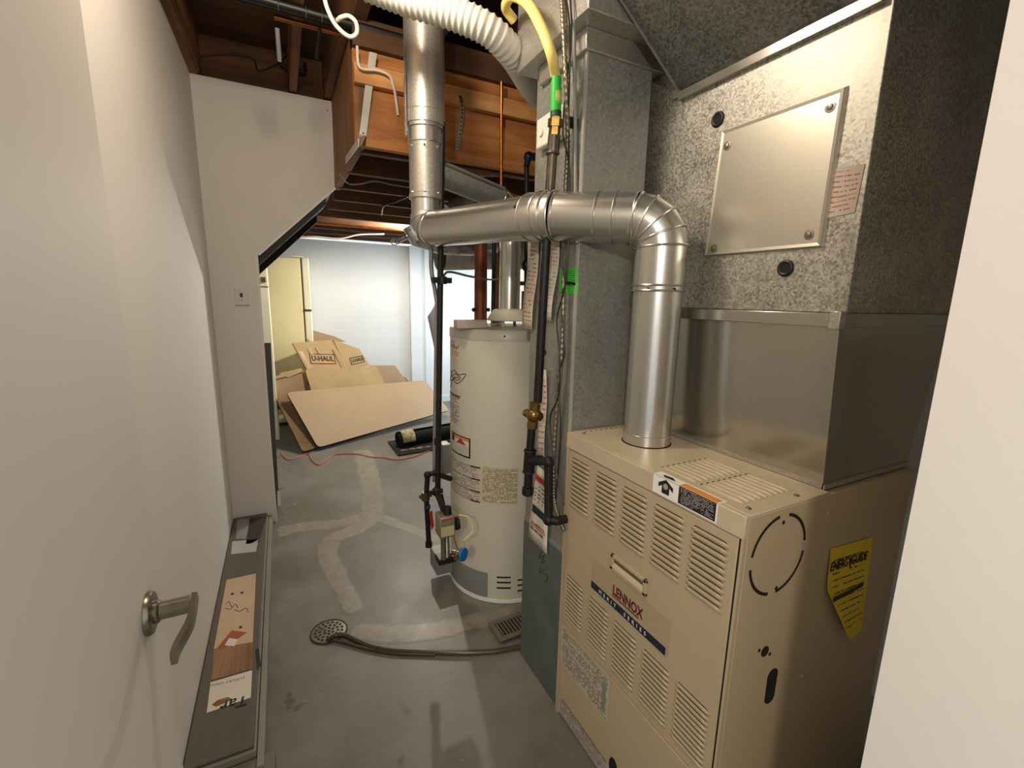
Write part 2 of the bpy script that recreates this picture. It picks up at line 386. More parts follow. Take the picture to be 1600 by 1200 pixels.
# ---- walls
struct(box('wall_left', 'drywall', (-.50, -.37, .16, 3.343, 0, 2.765)))
sw = MB(); pts = [(-.37, 0), (-.118, 0), (-.104, 1.795), (.366, 2.245), (.371, 2.757), (-.37, 2.757)]
sw.prism([(x, 3.33, z) for x, z in pts], (0, .013, 0))
wst = struct(sw.build('wall_stair', 'drywall'))
box('corner_stud', 'drywall', (-.37, -.122, 3.343, 3.42, 0, 1.40), wst)
eb = MB(); d0 = V((-.104, 3.327, 1.795)); d1 = V((.366, 3.327, 2.245)); nrm = V((.69, 0, -.72)); nrm.normalize()
eb.prism([d0, d1, d1+nrm*.011, d0+nrm*.011], (0, .02, 0)); eb.build('edge_bead', 'paint_edge', wst)
MB().box(-.1185, -.113, 3.327, 3.345, .0, 1.79).build('corner_bead', 'paint_edge', wst)
MB().cyl((.345, 3.33, 2.70), (.345, 3.328, 2.70), .005, n=10).build('screw', 'screw', wst)
# doorway wall and its painted jamb on the right, hall walls behind the camera
struct(box('wall_right', 'drywall', (.70, 2.15, .05, .25, 0, 3.0)))
struct(box('wall_doorway', 'drywall', (-1.9, -.30, .05, .16, 0, 3.0)))
struct(box('wall_doorhead', 'drywall', (-.30, .70, .05, .16, 2.45, 3.0)))
struct(box('wall_furnace', 'farwall', (2.05, 2.15, .25, 5.0, 0, 2.75)))  # unseen far end extended to block window daylight
struct(box('wall_far', 'farwall', (-2.0, 3.3, 6.5, 6.6, 0, 2.25)))
struct(box('wall_far_left', 'farwall', (-2.0, -1.9, 3.4, 6.5, 0, 2.25)))
fr = MB(); y0, y1, z0, z1 = 5.18, 6.34, .92, 1.74
fr.box(3.2, 3.3, 5.1, 6.5, 0, z0).box(3.2, 3.3, 5.1, 6.5, z1, 2.25).box(3.2, 3.3, 5.1, y0, z0, z1).box(3.2, 3.3, y1, 6.5, z0, z1)
struct(fr.build('wall_far_right', 'farwall'))
struct(box('wall_daylight_block', 'farwall', (2.05, 3.3, 5.0, 5.1, 0, 2.25)))  # unseen wall, positioned to keep window daylight out of the near room
wf = MB()
for a, b_, c, d in ((y0, y1, z0, z0+.04), (y0, y1, z1-.04, z1), (y0, y0+.04, z0, z1), (y1-.04, y1, z0, z1), ((y0+y1)/2-.02, (y0+y1)/2+.02, z0, z1)): wf.box(3.19, 3.25, a, b_, c, d)
struct(wf.build('window_1', 'white_plastic'))
pil = at(641, 480, 'y', 6.45); pil2 = at(656, 480, 'y', 6.45)
struct(box('trim_1', 'farwall', (pil.x, pil2.x, 6.43, 6.5, 0, 2.25)))
pil3 = at(665, 480, 'y', 6.45); pil4 = at(674, 480, 'y', 6.45)
struct(box('trim_2', 'farwall', (pil3.x, pil4.x, 6.47, 6.5, 0, 2.25)))
struct(box('baseboard_far', 'farwall', (1.75, 3.2, 6.485, 6.5, 0, .09)))

# ---- ceilings: low joists beyond the header, high joists above the stair side
ceil = struct(MB().box(.41, 3.3, 2.43, 6.6, 2.47, 2.52).box(-2.0, .41, 4.25, 6.6, 2.47, 2.52).build('ceiling', 'subfloor'))
for y in (2.50, 2.92, 3.35, 3.76, 4.17, 4.58, 4.98, 5.38, 5.78, 6.18):
    xa = .40 if y < 4.25 else -1.9
    box('joist', 'joist', (xa, 3.19 if y > 5.1 else 2.05, y-.02, y+.02, 2.245, 2.47), ceil)
bk = [at(a, b_, 'y', 2.70) for a, b_ in ((741, 274), (790, 274), (790, 258), (748, 252))]
MB().prism(bk, (0, .04, 0)).build('blocking', 'orange2', ceil)
near = struct(box('ceiling_high', 'subfloor', (-.50, 2.05, -.1, 3.45, 3.0, 3.05)))
box('header', 'orange', (.365, 2.05, 2.39, 2.43, 2.25, 2.50), near)
box('ledger', 'orange2', (.365, 2.05, 2.352, 2.39, 2.505, 2.585), near)
box('header_upper', 'orange', (.365, 2.05, 2.395, 2.43, 2.50, 2.78), near)
box('header_cap', 'subfloor', (.365, 2.05, 2.36, 2.45, 2.66, 2.775), near)
box('trimmer', 'midwood', (.372, .41, 2.43, 3.43, 2.25, 2.77), near)
box('end_stud', 'midwood', (.366, .41, 2.384, 2.39, 2.25, 2.50), near)
for x in (-.35, .152, .35, .76, 1.17, 1.58, 1.98):
    w = .02 if x > -.3 else .03
    box('high_joist', 'joisty', (x-w, x+w, .2, 3.40, 2.768, 3.0), near)
box('doubler', 'joist', (.372, .425, .2, 3.40, 2.762, 3.0), near)  # darker wood puts the shadow on this strip into the colour
box('rim_board', 'rimwood', (-.37, 2.05, 3.40, 3.44, 2.70, 3.0), near)
box('top_plate', 'joisty', (-.37, .37, 3.345, 3.40, 2.70, 2.757), near)
box('blocking', 'joisty', (-.32, .13, 2.2, 2.24, 2.80, 3.0), near)
struct(box('wall_header_left', 'joisty', (-.37, -.33, .2, 3.33, 2.757, 2.768)))

# ---- staircase carried over the passage
st = thing('staircase', 'dark sloped underside of a staircase behind the white wall panel', 'staircase', (-.1, 3.8, 0))
sl = (2.245-1.795)/.47
def stz(x): return 1.795+(x+.104)*sl
for ya, yb in ((3.345, 3.383), (4.16, 4.20)):
    MB().prism([(-1.62, ya, stz(-1.62)-.10), (.31, ya, stz(.31)-.055), (.31, ya, stz(.31)+.20), (-1.62, ya, stz(-1.62)+.20)], (0, yb-ya, 0)).build('stringer', 'blackwood', st)
MB().prism([(-1.62, 3.383, stz(-1.62)+.0), (.36, 3.383, stz(.36)+.0), (.36, 3.383, stz(.36)+.02), (-1.62, 3.383, stz(-1.62)+.02)], (0, .777, 0)).build('soffit_board', 'blackwood', st)
for k in range(8):
    x = -1.45+k*.22
    box('tread', 'joist', (x-.02, x+.24, 3.383, 4.16, stz(x+.24)+.02, stz(x+.24)+.05), st)

# ---- open door
dr = struct(box('door_1', 'door', (-.292, -.257, .30, 1.062, .015, 2.05), bevel=.002))
ry, rz = .970, .962
hd = MB().lathe((-.257, ry, rz), (1, 0, 0), [(.040, 0), (.040, .004), (.037, .009), (.028, .012), (.0, .012)], 40).build('door_handle', 'nickel', dr)
MB().lathe((-.246, ry, rz), (1, 0, 0), [(.021, 0), (.021, .006), (.0165, .009), (.0165, .052), (.0175, .056), (.0, .056)], 28).build('neck', 'nickel', hd)
lv = MB(); pth = []
for i in range(15):
    t = i/14; pth.append((-.186+.010*math.sin(t*5.2)*t*.9, ry+.020-.160*t, rz-.003-.004*t, .0145-.003*t))
vs = []; fs = []
for x, y, z, h in pth:
    for (dx, dz) in ((-.005, -h), (.004, -h*.9), (.006, 0), (.004, h*.9), (-.005, h), (-.006, 0)): vs.append((x+dx, y, z+dz))
for i in range(14):
    for k in range(6): fs.append((i*6+k, i*6+(k+1) % 6, (i+1)*6+(k+1) % 6, (i+1)*6+k))
fs += [tuple(range(6)), tuple(range(84, 90))]
lv.add(vs, fs).build('lever', 'nickel', hd, smooth=50)
MB().box(-.284, -.265, 1.0605, 1.0635, rz-.03, rz+.03).build('latch_plate', 'nickel', dr)

# ================================================================== FURNACE
fx, fy0, fy1, fz = .846, .565, 1.240, 1.110
fu = thing('furnace', 'beige upright gas furnace with louvred front panels', 'furnace', (1.2, .9, 0))
cb = MB(); cb.box(fx+.012, 1.557, fy0, fy1, .0, fz-.003); cb.build('cabinet', 'beige', fu, bevel=.003)
tp = MB(); tp.box(fx+.012, 1.150, fy0-.001, fy1+.001, fz-.003, fz+.002); tp.box(fx-.002, fx+.012, fy0-.001, fy1+.001, fz-.052, fz+.002)
tp.build('top_cap', 'beige_light', fu, bevel=.0025)
MB().box(fx, fx+.012, fy1-.014, fy1, .0, fz-.052).build('corner_post', 'beige', fu)
MB().box(fx+.001, fx+.012, fy0, fy0+.006, .0, fz-.052).build('corner_post', 'beige', fu)
up = MB().box(fx+.001, fx+.012, fy0+.012, fy1-.016, .398, fz-.055).build('upper_door', 'beige', fu, bevel=.002)
lo = MB().box(fx+.002, fx+.012, fy0+.012, fy1-.016, .015, .393).build('lower_door', 'beige', fu, bevel=.002)
MB().box(fx+.0035, fx+.012, fy0+.006, fy0+.012, .0, fz-.055).build('door_gap', 'black', fu)
# louvers: pressed out of the upper door, open along the upper edge
def louver_mesh(w, pitch):
    b = MB(); x0 = fx+.0006; h = pitch*.80; d = .0055; vs = []; k = 10
    for i in range(k+1):
        t = i/k; e = min(t, 1-t)*w; q = 1 if e > .011 else math.sqrt(max(0, 1-(1-e/.011)**2))
        y = t*w; vs += [V((x0, y, 0)), V((x0-d*.7*q, y, h*.28)), V((x0-d*q, y, h*.62)), V((x0-d*.75*q, y, h*(.62+.32*q))), V((x0, y, h*(.62+.36*q)))]
    b.add(vs, [(i*5+j, (i+1)*5+j, (i+1)*5+j+1, i*5+j+1) for i in range(k) for j in range(4)], 0)
    b.add([V((x0-.0005, .004, h*.92)), V((x0-.0005, w-.006, h*.92)), V((x0-.0005, w-.010, pitch*.95)), V((x0-.0005, .010, pitch*.95))], [(0, 1, 2, 3)], 1)
    return b
cols = [.597, .721, .847, .972, 1.106]
first = None
for z0, n, pitch in ((.858, 11, .0160), (.428, 11, .0157)):
    for y in cols:
        for i in range(n):
            if first is None:
                b = louver_mesh(.104, .016); b.v = [p+V((0, y, z0)) for p in b.v]; first = b.build('louver', ['beige', 'black'], up, smooth=60, fix=False); base0 = V((0, y, z0))
            else: copyof(first, V((0, y, z0+i*pitch))-base0)
# handle pocket
hp = MB(); ya, yb, za, zb = .824, .975, .757, .806
hp.box(fx-.006, fx+.002, ya, yb, zb-.010, zb).box(fx-.006, fx+.002, ya, yb, za, za+.010).box(fx-.006, fx+.002, ya, ya+.012, za, zb).box(fx-.006, fx+.002, yb-.012, yb, za, zb)
ho = hp.build('handle_pocket', 'beige', up, bevel=.0015)
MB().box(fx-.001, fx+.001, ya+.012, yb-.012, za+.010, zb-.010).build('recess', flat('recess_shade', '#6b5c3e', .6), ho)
MB().hexa([(fx-.001, ya+.012, za+.010), (fx-.006, ya+.012, za+.010), (fx-.006, yb-.012, za+.010), (fx-.001, yb-.012, za+.010),
           (fx-.001, ya+.012, za+.024), (fx-.003, ya+.012, za+.022), (fx-.003, yb-.012, za+.022), (fx-.001, yb-.012, za+.024)]).build('finger_lip', 'beige_light', ho)
# embossed badge
bd = MB().box(fx-.0008, fx+.001, .733, 1.064, .636, .745).build('badge', flat('badge_field', '#a89778', .45, var=.02), up)
X_, Z_ = V((0, -1, 0)), V((0, 0, 1))
MB().box(fx-.0018, fx, .742, 1.064, .637, .660).build('stripe', 'navy', bd)
text('LENNOX', (fx-.0016, .960, .6815), X_, Z_, .042, 'maroon', bd, bold=.032, sx=.75)
MB().box(fx-.0018, fx, .846, .962, .673, .6765).build('underline', 'maroon', bd)
text('MERIT  SERIES', (fx-.0022, 1.022, .643), X_, Z_, .0165, 'whiteink', bd, spacing=2.1)
# lower rating plates
def lab(name, mt, parent, bl, br, tr, tl): return MB().sheet(bl, br, tr, tl).build(name, mt, parent, smooth=0)
pr1 = printed('rating_plate_print', '#b4ad98', '#6b6658', 22, 30, .6, .03); pr2 = printed('wiring_plate_print', '#b3a99c', '#5d5450', 26, 24, .62, .03, seed=4.)
xl = fx+.0012
p1 = lab('rating_plate', pr1, lo, (xl, 1.222, .228), (xl, .946, .226), (xl, .946, .385), (xl, 1.224, .384))
MB().box(xl-.0003, xl, .962, .980, .25, .36).build('green_mark', flat('green_print', '#7d8a72', .6), p1)
p2 = lab('wiring_plate', pr2, lo, (xl, 1.222, -.0+.02), (xl, .93, .02), (xl, .93, .085), (xl, 1.222, .088))
MB().box(xl-.0003, xl, .94, 1.20, .0845, .087).build('red_rule', 'maroon', p2)
MB().prism([(xl-.0004, .905+.02*math.cos(a*math.pi/8), .10+.035*math.sin(a*math.pi/8)) for a in range(16)], (.001, 0, 0)).build('sight_hole', 'black', lo)
# arrow / caution sticker wrapped over the front lip of the top
sx_ = fx-.0026; zt = fz+.0025
sk = MB(); ya, yb = .632, .832
sk.sheet((sx_, yb, fz-.046), (sx_, ya, fz-.046), (sx_, ya, fz+.001), (sx_, yb, fz+.001)).sheet((sx_, yb, zt), (sx_, ya, zt), (fx+.026, ya, zt), (fx+.026, yb, zt))
stk = sk.build('caution_sticker', 'whiteink', fu, smooth=0)
cap = printed('caution_print', '#12110f', '#b9b6ae', 11, 24, .34, .05)
lab('caution_text', cap, stk, (sx_-.0004, .745, fz-.043), (sx_-.0004, .637, fz-.043), (sx_-.0004, .637, fz+.0015), (sx_-.0004, .745, fz+.0015))
MB().box(sx_+.001, fx+.020, .637, .745, zt, zt+.0004).build('orange_band', 'orangebar', stk)
xa = sx_-.0006
MB().prism([(xa, y, z+fz-.044) for y, z in ((.800, .006), (.775, .006), (.775, .026), (.763, .018), (.763, .030), (.7875, .044), (.812, .030), (.812, .018), (.800, .026))], (.0003, 0, 0)).build('arrow', 'ink', stk)
MB().lathe((xa, .7875, fz-.018), (1, 0, 0), [(.0001, 0), (.008, 0), (.008, -.0004)], 16).build('arrow_disc', flat('grey_print', '#a09d92', .6), stk)
MB().prism([(fx+.002, .80, zt+.0004), (fx+.012, .812, zt+.0004), (fx+.018, .785, zt+.0004), (fx+.006, .765, zt+.0004)], (0, 0, .0003)).build('arrow', 'ink', stk)
# top vents: pressed ribs, each with a dark slot at its far end
rb = None
for ylo, yhi in ((.612, .724), (.742, .856)):
    for i in range(9):
        x = .900+i*.0205
        if rb is None:
            b = MB(); k = 8
            for a in range(1):
                vs = []; w = .0045
                for q in range(k+1):
                    t = q/k; y = ylo+(yhi-ylo)*t; s = 1 if .08 < t < .97 else .35
                    vs += [V((x-w, y, fz+.002)), V((x-w*.5, y, fz+.002+.0035*s)), V((x+w*.5, y, fz+.002+.0035*s)), V((x+w, y, fz+.002))]
                b.add(vs, [(q*4+j, (q+1)*4+j, (q+1)*4+j+1, q*4+j+1) for q in range(k) for j in range(3)], 0)
                b.box(x-.004, x+.004, yhi-.001, yhi+.005, fz+.0015, fz+.0026, 1)
            rb = b.build('vent_rib', ['beige_light', 'black'], fu, smooth=50); rb0 = V((x, ylo, 0))
        else: copyof(rb, V((x, ylo, 0))-rb0)
dot = None
for i in range(10):
    x = .905+i*.0215
    if dot is None: dot = MB().cyl((x, 1.215, fz+.0015), (x, 1.215, fz+.0028), .0035, n=8).build('vent_hole', 'black', fu)
    else: copyof(dot, (i*.0215, 0, 0))
# side details (face towards the doorway)
ys = fy0-.0008
kc = V((.975, ys, .993)); kr = .096
for a0, a1 in ((8, 78), (98, 170), (188, 258), (275, 352)):
    b = MB()
    for i in range(10):
        t0 = R(a0+(a1-a0)*i/10); t1 = R(a0+(a1-a0)*(i+1)/10)
        q = [kc+V((math.cos(t)*r, 0, math.sin(t)*r)) for t, r in ((t0, kr-.004), (t1, kr-.004), (t1, kr+.004), (t0, kr+.004))]
        b.add(q, [(0, 1, 2, 3)])
    b.build('knockout_slot', 'black', fu, smooth=0)
for x, z, r in ((.976, .741, .014), (.953, .752, .0045), (.997, .726, .0045), (.978, 1.071, .005), (.985, .905, .005)):
    MB().cyl((x, ys, z), (x, ys+.002, z), r, n=18).build('side_hole', 'black', fu)
MB().prism([(1.021+.020*math.cos(R(t)), ys, (.656 if t <= 180 else .597)+.020*math.sin(R(t))) for t in range(0, 360, 20)], (0, .002, 0)).build('oblong_hole', 'black', fu)
for x, z in ((1.151, 1.058), (1.152, .824), (1.231, .640), (1.152, .604), (1.30, .70)):
    MB().sphere((x, ys, z), .006, 10, 0, (1, .5, 1)).build('screw', 'beige', fu)
for x, y in ((.885, .589), (1.053, .587), (.885, 1.20)):
    MB().sphere((x, y, fz+.002), .0065, 10, 0, (1, 1, .7)).build('screw', 'screw', fu)
# peeling yellow energy label
el = MB(); yE = fy0-.002
pe = [(1.188, yE, .956), (1.190, yE-.003, .859), (1.215, yE-.016, .80), (1.290, yE-.022, .690), (1.372, yE-.016, .667), (1.389, yE-.004, .78), (1.388, yE, .941)]
TLp, BLp = V((1.188, yE, .956)), V((1.190, yE, .66))
el.sheet((1.188, yE-.012, .672), (1.386, yE-.012, .667), (1.388, yE, .941), (1.188, yE, .956), 8, 10, off=lambda a, b: V((max(0, (.62-b))*(.19)*(1-a)*.98, -.020*max(0, .62-b)*(1-a), 0)))
elo = el.build('energy_label', 'energy', fu, smooth=60)
text('ENERGYGUIDE', (1.193, yE-.0035, .893), (1, 0, -.06), Z_, .036, 'ink', elo, bold=.02, sx=.72)
MB().prism([(1.285, yE-.003, .905), (1.291, yE-.003, .905), (1.291, yE-.003, .880), (1.299, yE-.003, .880), (1.288, yE-.003, .866), (1.277, yE-.003, .880), (1.285, yE-.003, .880)], (0, .0006, 0)).build('arrow', 'ink', elo)
MB().prism([(1.215, yE-.0125, .806), (1.365, yE-.007, .805), (1.365, yE-.007, .816), (1.215, yE-.0125, .818)], (0, .0006, 0)).build('black_bar', 'ink', elo)

# ================================================================== EVAPORATOR PLENUM ABOVE THE FURNACE
px, pb, ptz = 1.150, fz+.002, 1.503
pn = thing('supply_plenum', 'tall galvanized supply plenum with square access panel above the furnace', 'duct', (1.35, .95, pb))
t = MB()
B0 = [V((1.152, .585, pb)), V((1.152, 1.215, pb)), V((1.552, 1.215, pb)), V((1.552, .585, pb))]
T0 = [V((1.126, .588, ptz)), V((1.150, 1.432, ptz)), V((1.66, 1.432, ptz)), V((1.66, .588, ptz))]
t.add(B0+T0, [(0, 3, 2, 1), (4, 5, 6, 7), (3, 0, 4, 7), (2, 3, 7, 6), (1, 2, 6, 5)])
t.add([B0[0], B0[1], T0[1], T0[0], V((1.141, .90, 1.30))], [(0, 1, 4), (1, 2, 4), (2, 3, 4), (3, 0, 4)])
t.build('transition', 'galv_new', pn, smooth=12)
fb = MB(); fb.box(1.118, 1.150, .586, 1.436, ptz, 1.535).box(1.118, 1.665, .583, .60, ptz, 1.535)
fb.build('drive_cleat', 'galv_new', pn, bevel=.002)
MB().box(1.110, 1.135, .581, .605, ptz-.004, 1.540).build('cleat_corner', 'galv', pn, bevel=.002)
bs = MB(); bs.box(1.150, 1.156, .583, 1.22, pb, pb+.012).box(1.150, 1.558, .580, .586, pb, pb+.012); bs.build('base_angle', 'galv', pn)
MB().box(1.153, 1.66, .592, 1.428, 1.535, 2.62).build('coil_cabinet', 'galv_coil', pn, bevel=.002)
# access panel: pressed pan with sloped rim
ap = MB(); o = [V((1.153, 1.004, 1.688)), V((1.153, .660, 1.686)), V((1.153, .657, 2.029)), V((1.153, .980, 2.031))]
o = [V((1.1525, 1.000, 1.688)), V((1.1525, .662, 1.686)), V((1.1525, .657, 2.030)), V((1.1525, .980, 2.032))]
cx_ = sum(o, V())/4
i1 = [p+(cx_-p)*.025+V((-.010, 0, 0)) for p in o]; i2 = [p+(cx_-p)*.12+V((-.008, 0, 0)) for p in o]; i2 = [V((1.1425, p.y, p.z)) for p in i2]
i3 = [p+(cx_-p)*.07 for p in o]; i3 = [V((1.1440, p.y, p.z)) for p in i3]
ap.add(o+i1+i3, [(k, (k+1) % 4, 4+(k+1) % 4, 4+k) for k in range(4)]+[(4+k, 4+(k+1) % 4, 8+(k+1) % 4, 8+k) for k in range(4)]+[(8, 9, 10, 11)])
apo = ap.build('access_panel', 'alu', pn, smooth=0)
for y, z in ((.965, 1.710), (.695, 1.718), (.686, 1.995), (.955, 1.985)):
    b = MB(); b.lathe((1.1442, y, z), (-1, 0, 0), [(.012, 0), (.012, .0015), (.007, .002), (.006, .005), (.0, .006)], 14); b.build('screw', 'screw', apo)
for y, z in ((1.003, 2.069), (.748, 1.643)):
    g = MB(); g.torus((1.152, y, z), (1, 0, 0), .016, .0055, 24, 8); g.cyl((1.1525, y, z), (1.1490, y, z), .016, n=20, mi=1); g.build('grommet', ['rubber', 'black'], pn)
MB().lathe((1.153, 1.295, 1.640), (-1, 0, 0), [(.022, 0), (.022, .006), (.018, .010), (.0, .011)], 20).build('plug', 'creamlite', pn)
pp = printed('service_record_print', '#b9a898', '#a05a4c', 10, 14, .3, .08, seed=9.)
lab('service_record', pp, pn, (1.1515, .672, 1.752), (1.1515, .606, 1.756), (1.1515, .600, 1.856), (1.1515, .672, 1.862))
# sloped takeoff trunk leaving the plenum over the aisle
tk = MB(); yA, yB = .40, 1.152
pr_ = [(1.153, 2.190), (.553, 2.64), (.553, 2.70), (1.153, 2.70)]
tk.prism([(x, yA, z) for x, z in pr_], (0, yB-yA, 0)); tk.build('takeoff', 'galv_take', pn, smooth=0)
fl_ = MB(); fl_.box(1.136, 1.153, .608, 1.150, 2.165, 2.190).box(1.142, 1.153, 1.150, 1.180, 2.178, 2.205); fl_.build('takeoff_cleat', 'galv_new', pn, bevel=.0015)
sf = MB(); sf.prism([(1.150, 1.152, 2.188), (.553, 1.152, 2.636), (.553, 1.152, 2.648), (1.150, 1.152, 2.202)], (0, .006, 0)); sf.build('takeoff_seam', 'galv_dark', pn)

# ================================================================== FURNACE FLUE AND WATER HEATER VENT
fl = thing('furnace_flue', 'silver round flue rising from the furnace, bending and joining the vertical stack', 'flue pipe', (1.02, 1.05, fz))
r = .072
Cc = V((1.02, 1.05, 1.790)); G = ad(866, 338, 1.45); Fc = V((.590, 2.015, 1.842))
dCG = (G-Cc).normalized(); dGF = (Fc-G).normalized(); UP = V((0, 0, 1))
MB().cyl((1.02, 1.05, fz), (1.02, 1.05, 1.585), r, n=40).build('riser', 'flue', fl)
MB().cyl((1.02, 1.05, fz+.002), (1.02, 1.05, fz+.004), r+.005, n=40).build('collar', 'black', fl)
cl = MB().lathe((1.02, 1.05, fz+.005), UP, [(r+.002, 0), (r+.002, .03), (r, .031)], 40).build('base_sleeve', 'flue', fl)
def arcpts(c, d0, d1, rad, n):      # mitred bend from direction d0 into d1 about corner c
    ang = d0.angle(d1); L_ = rad*math.tan(ang/2); a = c-d0*L_; bis = (d1-d0).normalized(); cen = a+ (d1-d0*d0.dot(d1)).normalized()*rad
    e1 = (a-cen).normalized(); e2 = d0
    return [cen+(e1*math.cos(ang*i/n)+e2*math.sin(ang*i/n))*rad for i in range(n+1)]
def gore(path, r, name, n=40, beads=True, mat='flue', d0=None, d1=None):
    b = MB(); pts = path
    b.tube(pts, r, n, False)
    for i in range(len(pts)):
        tdir = (pts[min(i+1, len(pts)-1)]-pts[max(i-1, 0)]).normalized()
        if beads: b.torus(pts[i], tdir, r+.001, .0035, n, 6)
    return b.build(name, mat, fl, smooth=24)
a1 = arcpts(Cc, UP, dCG, .085, 4)
a1 = [V((1.02, 1.05, 1.585)), V((1.02, 1.05, 1.60))]+a1[0:1]+a1[1:]
gore(a1, r+.003, 'elbow')
pA = a1[-1]
a2 = arcpts(G+dCG*.02, dCG, dGF, .10, 2)
gore([pA, pA+dCG*.06, pA+dCG*.115, a2[0]-dCG*.005], r+.0025, 'elbow')
gore(a2+[a2[-1]+dGF*.05], r+.003, 'elbow')
MB().cyl(a2[-1]+dGF*.03, Fc-dGF*.06, r, n=40).build('connector', 'flue', fl)
for p_, d_ in ((a1[1]+V((-.066, -.030, -.012)), 1), (a1[1]+V((-.01, -.073, -.012)), 1)): MB().sphere(p_, .006, 10).build('screw', 'ink', fl)
q = pA+dCG*.045; side = V((-.35, -.93, .12)).normalized(); MB().sphere(q+side*(r+.004), .007, 10).build('screw', 'ink', fl)
q = a2[-1]+dGF*.06; side = V((-.75, -.55, .3)); side = (side-dGF*side.dot(dGF)).normalized(); MB().sphere(q+side*(r+.004), .006, 10).build('screw', 'ink', fl)
# stack
sx, sy = Fc.x, Fc.y
a3 = arcpts(Fc, dGF, UP, .062, 4); gore(a3, .070, 'elbow', beads=False)
for i in (1, 3): MB().torus(a3[i], (a3[min(i+1, 4)]-a3[i-1]).normalized(), .070, .0035, 36, 6).build('bead', 'flue', fl)
MB().torus(Fc-dGF*.06, dGF, .0725, .004, 36, 6).build('bead', 'flue', fl)
MB().cyl((sx, sy, 1.89), (sx, sy, 1.975), .064, n=36).build('stack_collar', 'flue', fl)
MB().lathe((sx, sy, 1.962), UP, [(.066, 0), (.072, .003), (.072, .020), (.069, .023), (.069, .220), (.071, .222)], 40).build('stack_section', 'galv', fl)
MB().lathe((sx, sy, 2.182), UP, [(.071, 0), (.073, .002), (.073, .055), (.079, .058), (.079, .072), (.076, .074)], 40).build('stack_band', 'flue', fl)
MB().lathe((sx, sy, 2.250), UP, [(.076, 0), (.083, .004), (.083, .050), (.080, .052), (.082, .054), (.083, 1.0)], 40).build('stack_top', 'galv', fl)
MB().box(sx-.088, sx-.084, sy-.025, sy-.005, 2.20, 2.42).build('stack_strap', 'galv', fl)
for a in (200, 250, 300):
    for z in (1.985, 2.165): MB().sphere((sx+.071*math.cos(R(a)), sy+.071*math.sin(R(a)), z), .005, 8).build('screw', 'flue', fl)
# water heater vent
TC, TR, TH = V((1.072, 2.160, 0)), .309, 1.412
wv = thing('heater_vent_pipe', 'silver vent pipe from the water heater hood across to the stack', 'flue pipe', (TC.x, TC.y, 1.49))
Ve = V((TC.x, TC.y, 2.03)); Vs = V((sx+.05, sy+.01, 2.085)); dv = (Vs-Ve).normalized()
MB().cyl((TC.x, TC.y, 1.49), (TC.x, TC.y, 1.93), .054, n=32).build('vent_riser', 'flue', wv)
a4 = arcpts(Ve, UP, dv, .10, 3); b = MB(); b.tube(a4, .056, 32, False)
for p_, i in zip(a4, range(4)): b.torus(p_, (a4[min(i+1, 3)]-a4[max(i-1, 0)]).normalized(), .0565, .003, 28, 6)
b.build('vent_elbow', 'galv_new', wv, smooth=24)
MB().cyl(a4[-1], Vs, .055, n=32).build('vent_run', 'galv_dark', wv)
b = MB(); e = dv.cross(UP).normalized()
b.box(0, 0, 0, 0, 0, 0) if False else None
for k in (.25, .85): b.sphere(a4[-1].lerp(Vs, k)+V((-.2, -.9, .35)).normalized()*.056, .005, 8)
b.build('screws', 'screw', wv)
b = MB(); b.prism([a4[-1]+V((0, -.055, .02)), Vs+V((0, -.055, .02)), Vs+V((0, -.058, .028)), a4[-1]+V((0, -.058, .028))], (0, .01, .0)); b.build('lock_seam', 'galv_new', wv)

# ================================================================== WATER HEATER
wh = thing('water_heater', 'tall pale grey gas water heater covered in printed labels', 'water heater', (TC.x, TC.y, 0))
MB().lathe((TC.x, TC.y, .022), UP, [(TR, 0), (TR, TH-.075)], 96).build('jacket', 'tank', wh)
MB().lathe((TC.x, TC.y, 0), UP, [(TR-.01, 0), (TR+.004, .004), (TR+.004, .022), (TR-.005, .024)], 96).build('base_ring', 'whiteink', wh)
MB().lathe((TC.x, TC.y, TH-.053), UP, [(TR+.003, 0), (TR+.003, .040), (TR-.004, .050), (TR-.02, .053), (.05, .056), (.0, .056)], 96).build('top_cap', 'tankcap', wh)
def tk_at(px_, py_):                # sight line met with the jacket -> angle, height
    d = ray(px_, py_); ox, oy = -TC.x, -TC.y; a = d.x**2+d.y**2; b_ = 2*(ox*d.x+oy*d.y); c = ox*ox+oy*oy-TR**2
    D = b_*b_-4*a*c; tt = (-b_-math.sqrt(max(0, D)))/(2*a); p = EYE+d*tt
    return math.atan2(p.y-TC.y, p.x-TC.x), p.z
def tk_p(a, z, e=.001): return V((TC.x+(TR+e)*math.cos(a), TC.y+(TR+e)*math.sin(a), z))
def tk_patch(name, mt, a0, a1, z0, z1, parent=wh, e=.001):
    if a0 < 0: a0 += 2*math.pi
    if a1 < 0: a1 += 2*math.pi
    n = 10; b = MB(); vs = []; fs = []; uv = []
    for i in range(n+1):
        a = a0+(a1-a0)*i/n; vs += [tk_p(a, z0, e), tk_p(a, z1, e)]
    for i in range(n): fs.append((i*2, i*2+2, i*2+3, i*2+1)); uv.append([(i/n, 0), ((i+1)/n, 0), ((i+1)/n, 1), (i/n, 1)])
    b.add(vs, fs, 0, uv); return b.build(name, mt, parent)
def tk_rect(name, mt, tl, br, parent=wh, e=.001):
    a0, z1 = tk_at(*tl); a1, z0 = tk_at(*br); return tk_patch(name, mt, a0, a1, z0, z1, parent, e), a0, a1, z0, z1
def tk_text(body, px_, py_, size, mt, parent):
    a, z = tk_at(px_, py_); p = tk_p(a, z, .0016); t_ = V((-math.sin(a), math.cos(a), 0))
    return text(body, p, t_, UP, size, mt, parent)
